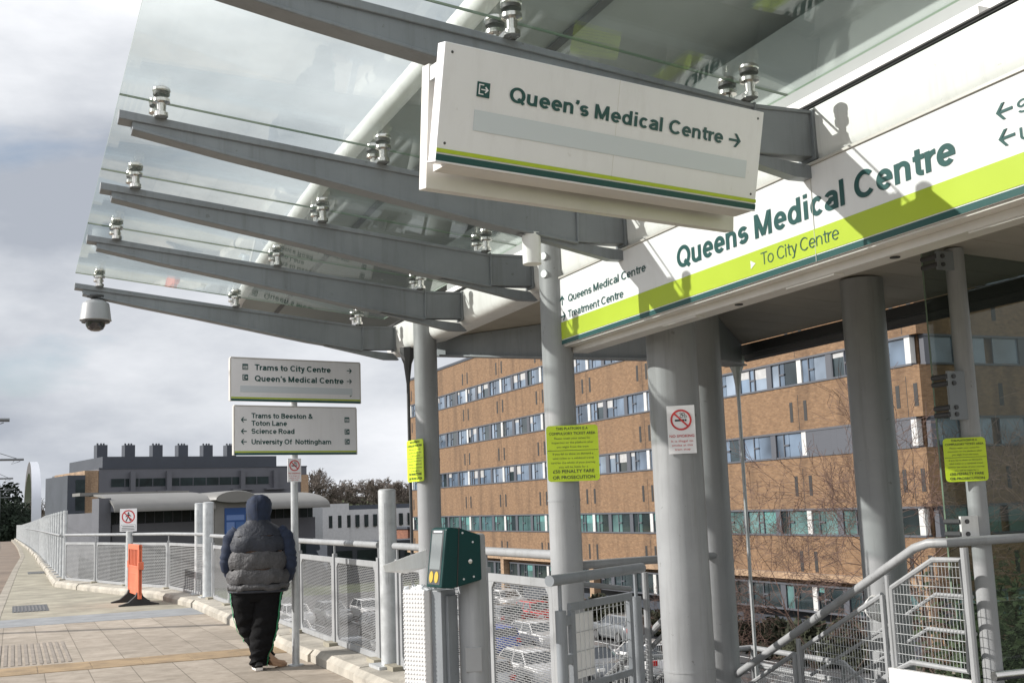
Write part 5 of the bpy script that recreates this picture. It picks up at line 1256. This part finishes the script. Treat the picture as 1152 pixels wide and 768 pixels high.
# continuous body (skin modifier) under the clothes
def skinned(name, verts, edges, m, parent, root=0, lv=2, smooth=True):
    me = bpy.data.meshes.new(name); me.from_pydata([tuple(V(v[0]) - WL[parent.name]) for v in verts], edges, []); me.materials.append(m)
    o = bpy.data.objects.new(name, me); COL.objects.link(o); o.parent = parent; WL[o.name] = WL[parent.name]
    md = o.modifiers.new("skin", 'SKIN'); md.use_smooth_shade = True
    for i, v in enumerate(verts):
        sv = me.skin_vertices[0].data[i]; sv.radius = (v[1], v[2] if len(v) > 2 else v[1]); sv.use_root = (i == root)
    s = o.modifiers.new("sub", 'SUBSURF'); s.levels = lv; s.render_levels = lv
    return o
body = skinned("body", [(W(0,0,.93),.13),(W(0,.0,1.12),.13),(W(0,.0,1.35),.12),(W(.0,.02,1.50),.055),(W(.0,.03,1.60),.075),(W(.0,.035,1.70),.07),
    (W(-.19,0,1.40),.06),(W(-.27,-.02,1.12),.045),(W(-.17,.16,.97),.035),(W(-.10,.20,.95),.03),(W(.19,0,1.40),.06),(W(.27,-.02,1.14),.045),(W(.17,.16,.97),.035),(W(.10,.20,.95),.03),
    (W(-.09,0,.86),.085),(W(-.10,.10,.48),.055),(W(.04,.16,.10),.04),(W(.09,0,.86),.085),(W(.05,.01,.48),.055),(W(.0,.0,.09),.042)],
    [(0,1),(1,2),(2,3),(3,4),(4,5),(2,6),(6,7),(7,8),(8,9),(2,10),(10,11),(11,12),(12,13),(0,14),(14,15),(15,16),(0,17),(17,18),(18,19)], M_skin, pe)
# face (turned away): nose, eyes, mouth
g = MB(); g.lathe(W(0,.115,1.64), [(.0,.045),(.013,.0),(.02,-.03),(.0,-.04)], 8); g.build("nose", M_skin, body)
g = MB()
for s in (-.032,.032): g.lathe(W(s,.103,1.665), [(0,.008),(.012,0),(0,-.008)], 8)
g.lathe(W(0,.11,1.575), [(0,.006),(.024,0),(0,-.006)], 8); g.build("eyes_and_mouth", M_dark, body)
# gilet: quilted rows
rows_z = [.815,.88,1.03,1.21,1.375]
rings = []; rl = MB(); dk = MB()
def vest_r(z):
    t_ = (z-.8)/.68; a_ = .305 - .028*t_ - (.06*max(0,(t_-.62)/.38)**1.2); b_ = .215 - .03*t_; return a_, b_
random.seed(6)
for k, (za, zb) in enumerate(zip(rows_z[:-1], rows_z[1:])):
    rg = []
    for i in range(13):
        t_ = i/12; z = za+(zb-za)*t_; a_, b_ = vest_r(z); bul = .017*math.sin(math.pi*t_)**.75
        ring0 = ring_at(.0,.0,z,a_+bul,b_+bul,40,2.5)
        rg.append([p + (p-W(0,0,p.z)).normalized()*(.009*math.sin(j*2.1+k*1.7)*math.sin(math.pi*t_)+.006*math.sin(j*5.3+k*3)*math.sin(math.pi*t_)) + V((0,0,.010*math.sin(j*.9+k*2.2)+.006*math.sin(j*2.3+k))) for j, p in enumerate(ring0)])
    (rl if k < 3 else dk).loft(rg, cap=(k == 0))
top = []
for z, a_, b_ in ((1.375,.262,.19),(1.42,.245,.175),(1.465,.20,.15),(1.50,.14,.125),(1.535,.11,.115)): top.append(ring_at(0,.005,z,a_+.004,b_+.004,40,2.4))
dk.loft(top, cap=False)
ve = rl.build("gilet", M_vest, pe, smooth=180); dk.build("gilet_yoke", M_vestd, ve, smooth=180)
g = MB(); g.loft([ring_at(0,0,z,a_,b_,40,2.5) for z,a_,b_ in ((.79,.29,.20),(.80,.306,.215),(.815,.312,.218))]); g.build("hem", M_vestd, ve, smooth=180)
# hood
g = MB(); hr = []
for z, a_, b_, f_ in ((1.445,.19,.15,.0),(1.475,.15,.13,.005),(1.50,.128,.12,.01),(1.53,.118,.118,.01),(1.58,.124,.13,.02),(1.64,.132,.145,.03),(1.70,.128,.142,.035),(1.745,.112,.125,.04),(1.78,.08,.09,.045),(1.797,.035,.04,.05)):
    hr.append([p + V((0,0,.006*math.sin(j*1.7))) + (p-W(0,f_,z)).normalized()*(.004*math.sin(j*2.9+z*40)) for j, p in enumerate(ring_at(0.005,f_,z,a_,b_,28,2.1))])
for k_ in range(len(hr)):           # creases and a raised centre seam
    for j in range(28):
        cn = W(.005,.03,hr[k_][j].z); d_ = (hr[k_][j]-cn); d_.z = 0
        if d_.length > .02: hr[k_][j] += d_.normalized()*(.007*math.sin(j*1.35+k_*1.1) + .005*math.sin(j*3.1-k_*2.0) + (.006 if j == 21 else 0))
g.loft(hr); hood = g.build("hood", M_navy, pe, smooth=180)
g = MB(); g.tube([W(.005+.002*math.sin(i), -.118+.0*i+ (0), 1.54+.027*i) + fw*(-.012*math.sin(i*math.pi/9)) for i in range(9)], .004, 6); g.build("hood_seam", M_navy, hood)
# sleeves
def limb(name, pts, m, parent, n=20, wr=.006, sd=0):
    g = MB(); P = []; R_ = []
    for (p0, r0), (p1, r1) in zip(pts[:-1], pts[1:]):
        for i in range(6): P.append(p0.lerp(p1, i/6)); R_.append(r0+(r1-r0)*i/6 + wr*math.sin(len(P)*1.9+sd))
    P.append(pts[-1][0]); R_.append(pts[-1][1]); g.tube(P, R_, n); return g.build(name, m, parent, smooth=180)
limb("sleeve", [(W(-.205,0,1.43),.075),(W(-.275,-.005,1.34),.088),(W(-.315,-.03,1.17),.072),(W(-.325,-.03,1.08),.068),(W(-.29,.06,.98),.062),(W(-.23,.17,.92),.055)], M_navy, pe)
limb("sleeve", [(W(.205,0,1.43),.075),(W(.285,-.005,1.34),.088),(W(.325,-.03,1.17),.072),(W(.335,-.03,1.08),.068),(W(.31,.05,.96),.062),(W(.25,.17,.90),.055)], M_navy, pe, sd=2)
# hands resting on the front hem: palm with fingers
for s in (-1,1):
    o_ = W(s*.17,.235,.90); g = MB(); g.loft([[o_ + rt*(-s*q) + fw*(.02*math.cos(a_)) + V((0,0,.04*math.sin(a_))) for a_ in [2*math.pi*i/10 for i in range(10)]] for q in (-.05,.0,.045)])
    for k in range(4):
        p = o_ + rt*(-s*.04) + V((0,0,.03-.02*k)); g.tube([p, p-rt*s*.035+fw*.008, p-rt*s*(.06-.004*k)-fw*.004], [.0095,.009,.007], 8)
    g.tube([o_+V((0,0,.03)), o_+V((0,0,.055))-rt*s*.025-fw*.01, o_+V((0,0,.05))-rt*s*.055-fw*.015], [.012,.010,.008], 8); g.build("hand", M_skin, body, smooth=180)
# trousers: baggy legs joined at the seat
def leg_rings(L_):
    out = []
    for (r0,f0,z0,a0,b0),(r1,f1,z1,a1,b1) in zip(L_[:-1], L_[1:]):
        for i in range(7):
            t_ = i/7; t2 = t_*t_*(3-2*t_)
            out.append((r0+(r1-r0)*t2, f0+(f1-f0)*t2, z0+(z1-z0)*t_, a0+(a1-a0)*t2, b0+(b1-b0)*t2))
    out.append(L_[-1]); return out
LL = [(-.11,.0,.86,.17,.17),(-.115,.01,.72,.165,.17),(-.115,.04,.56,.145,.155),(-.10,.07,.42,.125,.135),(-.05,.10,.30,.11,.12),(.02,.13,.19,.10,.105),(.06,.15,.10,.085,.09)]
RL = [(.10,.0,.86,.175,.175),(.085,.0,.72,.155,.165),(.078,.0,.58,.145,.16),(.06,-.005,.42,.142,.15),(.035,-.01,.26,.125,.135),(.008,-.012,.13,.095,.11),(.005,-.012,.045,.088,.10)]
g = MB()
for sd_, LL_ in ((0,LL),(5,RL)):
    rg = []
    for k, (r_,f_,z,a_,b_) in enumerate(leg_rings(LL_)):
        amp = .004 + .010*max(0,(.5-z)/.5)
        rg.append([p + (p-W(r_,f_,z)).normalized()*(amp*math.sin(k*1.3+j*.55+sd_) + .6*amp*math.sin(k*2.7-j*.9+sd_)) + V((0,0,.012*math.sin(j*.7+k+sd_))) for j, p in enumerate(ring_at(r_,f_,z,a_,b_,28,2.1))])
    g.loft(rg)
g.loft([ring_at(0,0,z,a_,b_,32,2.2) for z,a_,b_ in ((.70,.20,.16),(.76,.255,.18),(.84,.262,.185),(.92,.25,.18))])
tro = g.build("trousers", M_trous, pe, smooth=180)
for side, LL_ in ((-1,LL),(1,RL)):
    R_ = [q for q in leg_rings(LL_) if q[2] < .83]; g = MB()
    th0 = math.radians(205 if side < 0 else -28)
    def on_leg(q, dth):
        r_,f_,z,a_,b_ = q; th = th0+dth; return W(r_+(a_+.013)*math.cos(th), f_+(b_+.013)*math.sin(th), z)
    g.loft([[on_leg(q,-.075), on_leg(q,.075)] for q in R_], cap=False)
    so_ = g.build("side_stripe", M_stripe, tro, smooth=0); sm = so_.modifiers.new("thick", 'SOLIDIFY'); sm.thickness = .004
def shoe(r_, f_, yaw, mu, ms, tip=0):
    d = (fw*math.cos(yaw) + rt*math.sin(yaw)); sd_ = V((d.y,-d.x,0)); c_ = W(r_,f_,0)
    def P(a_, b_, z): return c_ + d*a_ + sd_*b_ + V((0,0,z + tip*max(0,-a_)))
    out = [(-.09,.036),(-.10,0),(-.09,-.036),(-.02,-.042),(.08,-.05),(.15,-.044),(.185,-.015),(.185,.015),(.15,.044),(.08,.05),(-.02,.042)]
    g = MB(); g.loft([[P(a_*k, b_*k, z) for a_,b_ in out] for z,k in ((.004,.97),(.012,1.03),(.036,1.02))]); so_ = g.build("shoe_sole", ms, pe, smooth=40)
    g = MB(); g.loft([[P(a_*k - (.0 if z < .06 else .02), b_*k, z if a_ < .05 else min(z,.06+.2*(.2-a_))) for a_,b_ in out] for z,k in ((.036,.97),(.06,.96),(.085,.80),(.105,.62))]); g.build("shoe", mu, pe, smooth=60)
shoe(-.005,-.02,-.25, M_black, M_shoe); shoe(.13,.10,.75, M_tan, M_tan, 1.3)

# ================================================================== CARS in the car park below
M_carglass = mat("car_glass", (0.02,0.025,0.03), 0.05, coat=1.0); M_tyre = mat("tyre", (0.02,0.02,0.02), 0.85); M_rim = mat("rim", (0.45,0.46,0.47), 0.3, metal=0.9); M_lampr = mat("tail_lamp", (0.45,0.01,0.01), 0.2); M_lampw = mat("head_lamp", (0.75,0.75,0.72), 0.1)
paints = {"white": mat("car_white",(0.56,0.56,0.56),0.25,coat=.8), "silver": mat("car_silver",(0.36,0.37,0.38),0.3,metal=.6,coat=.8), "grey": mat("car_grey",(0.16,0.17,0.18),0.3,metal=.3,coat=.8), "black": mat("car_black",(0.015,0.015,0.017),0.2,coat=.8), "red": mat("car_red",(0.42,0.015,0.015),0.25,coat=.8), "blue": mat("car_blue",(0.02,0.06,0.32),0.25,coat=.8)}
def rrect(x0, x1, hw, z, k=.12):
    return [V(p) for p in ((x0,-hw+k,z),(x0+k,-hw,z),((x0+x1)/2,-hw,z),(x1-k,-hw,z),(x1,-hw+k,z),(x1,hw-k,z),(x1-k,hw,z),((x0+x1)/2,hw,z),(x0+k,hw,z),(x0,hw-k,z))]
def make_car(color, estate=False):
    t = thing("parked_car", (0,0,0), "", "car"); tail = -2.02
    g = MB(); g.loft([rrect(-2.05,2.08,.80,.20),rrect(-2.12,2.14,.87,.34),rrect(-2.10,2.14,.89,.55),rrect(-2.06,2.08,.88,.74),rrect(-1.98,1.95,.84,.90),rrect(-1.9,.98,.80,.97)])
    bo = g.build("body", paints[color], t, local=True, smooth=40, bevel=.02)
    xr = -1.75 if estate else -1.35
    g = MB(); g.loft([rrect(-1.93,1.02,.79,.95),rrect(xr-.1,.42,.66,1.36,.1)]); g.build("windows", M_carglass, t, local=True, smooth=25)
    g = MB(); g.loft([rrect(xr-.13,.45,.67,1.355,.1),rrect(xr-.05,.34,.62,1.43,.1)])
    for s in (-1,1):
        for (xa,xb) in ((1.0,.42),(-.35,-.35),(-1.86,xr-.08)): g.tube([(xa,s*.795,.95),(xb,s*.668,1.37)], .035, 6)
    g.build("roof", paints[color], t, local=True, smooth=40)
    for x in (-1.28,1.32):
        for s in (-1,1):
            g = MB(); g.tube([(x,s*.70,.31),(x,s*.90,.31)], .31, 20); w_ = g.build("wheel", M_tyre, t, local=True); g = MB(); g.tube([(x,s*.89,.31),(x,s*.915,.31)], .2, 14); g.build("rim", M_rim, w_, local=True)
    for s in (-1,1):
        g = MB(); g.box(2.0,2.12,s*.62-.17,s*.62+.17,.60,.74); g.build("headlight", M_lampw, t, local=True, bevel=.02)
        g = MB(); g.box(-2.12,-2.02,s*.68-.12,s*.68+.12,.62,.84); g.build("tail_light", M_lampr, t, local=True, bevel=.02)
        g = MB(); g.box(.72,.86,s*.93-.08,s*.93+.08,.92,1.04); g.build("wing_mirror", paints[color], t, local=True, bevel=.02)
    return t
protos = {c: make_car(c, c in ("grey","silver","blue")) for c in paints}
used = set(); random.seed(12)
seq = ["silver","white","grey","white","black","silver","white","grey","silver","black"]
cars = {}
k = 0
for ri, row in enumerate((20,31,42,53,64,75)):
    for cI in range(11):
        x = 7.3+cI*2.55; y_ = row+2.45
        ang = math.atan2(x, y_)
        if not (math.radians(9.5) < ang < math.radians(32.5)): continue
        if random.random() < .1: continue
        col = seq[k % len(seq)]; k += 1
        if ri == 4 and cI == 9: col = "red"
        if ri == 3 and cI == 6: col = "blue"
        t = protos[col] if col not in used else copy_tree(protos[col]); used.add(col)
        t.location = (x, y_+random.uniform(-.25,.25), -5.79); t.rotation_euler = (0,0,math.pi/2*(1 if random.random() < .5 else -1)+random.uniform(-.03,.03))
        t['group'] = "cars in the car park below"; cars.setdefault(col, []).append((t, ri, cI))
ordn = ["nearest","second","third","fourth","fifth","farthest"]
for col, lst in cars.items():
    for t, ri, cI in lst:
        nb_ = [c2 for c2 in lst if c2[1] == ri]; i = sorted(c2[2] for c2 in nb_).index(cI); 
        pos = "" if len(nb_) == 1 else ", %s %s one from left" % (("first","second","third","fourth","fifth","sixth")[i], col)
        t['label'] = "%s car in the %s row of the car park%s" % (col, ordn[ri], pos)
for c in paints:
    if c not in used:
        for ch in list(protos[c].children_recursive)+[protos[c]]: bpy.data.objects.remove(ch)
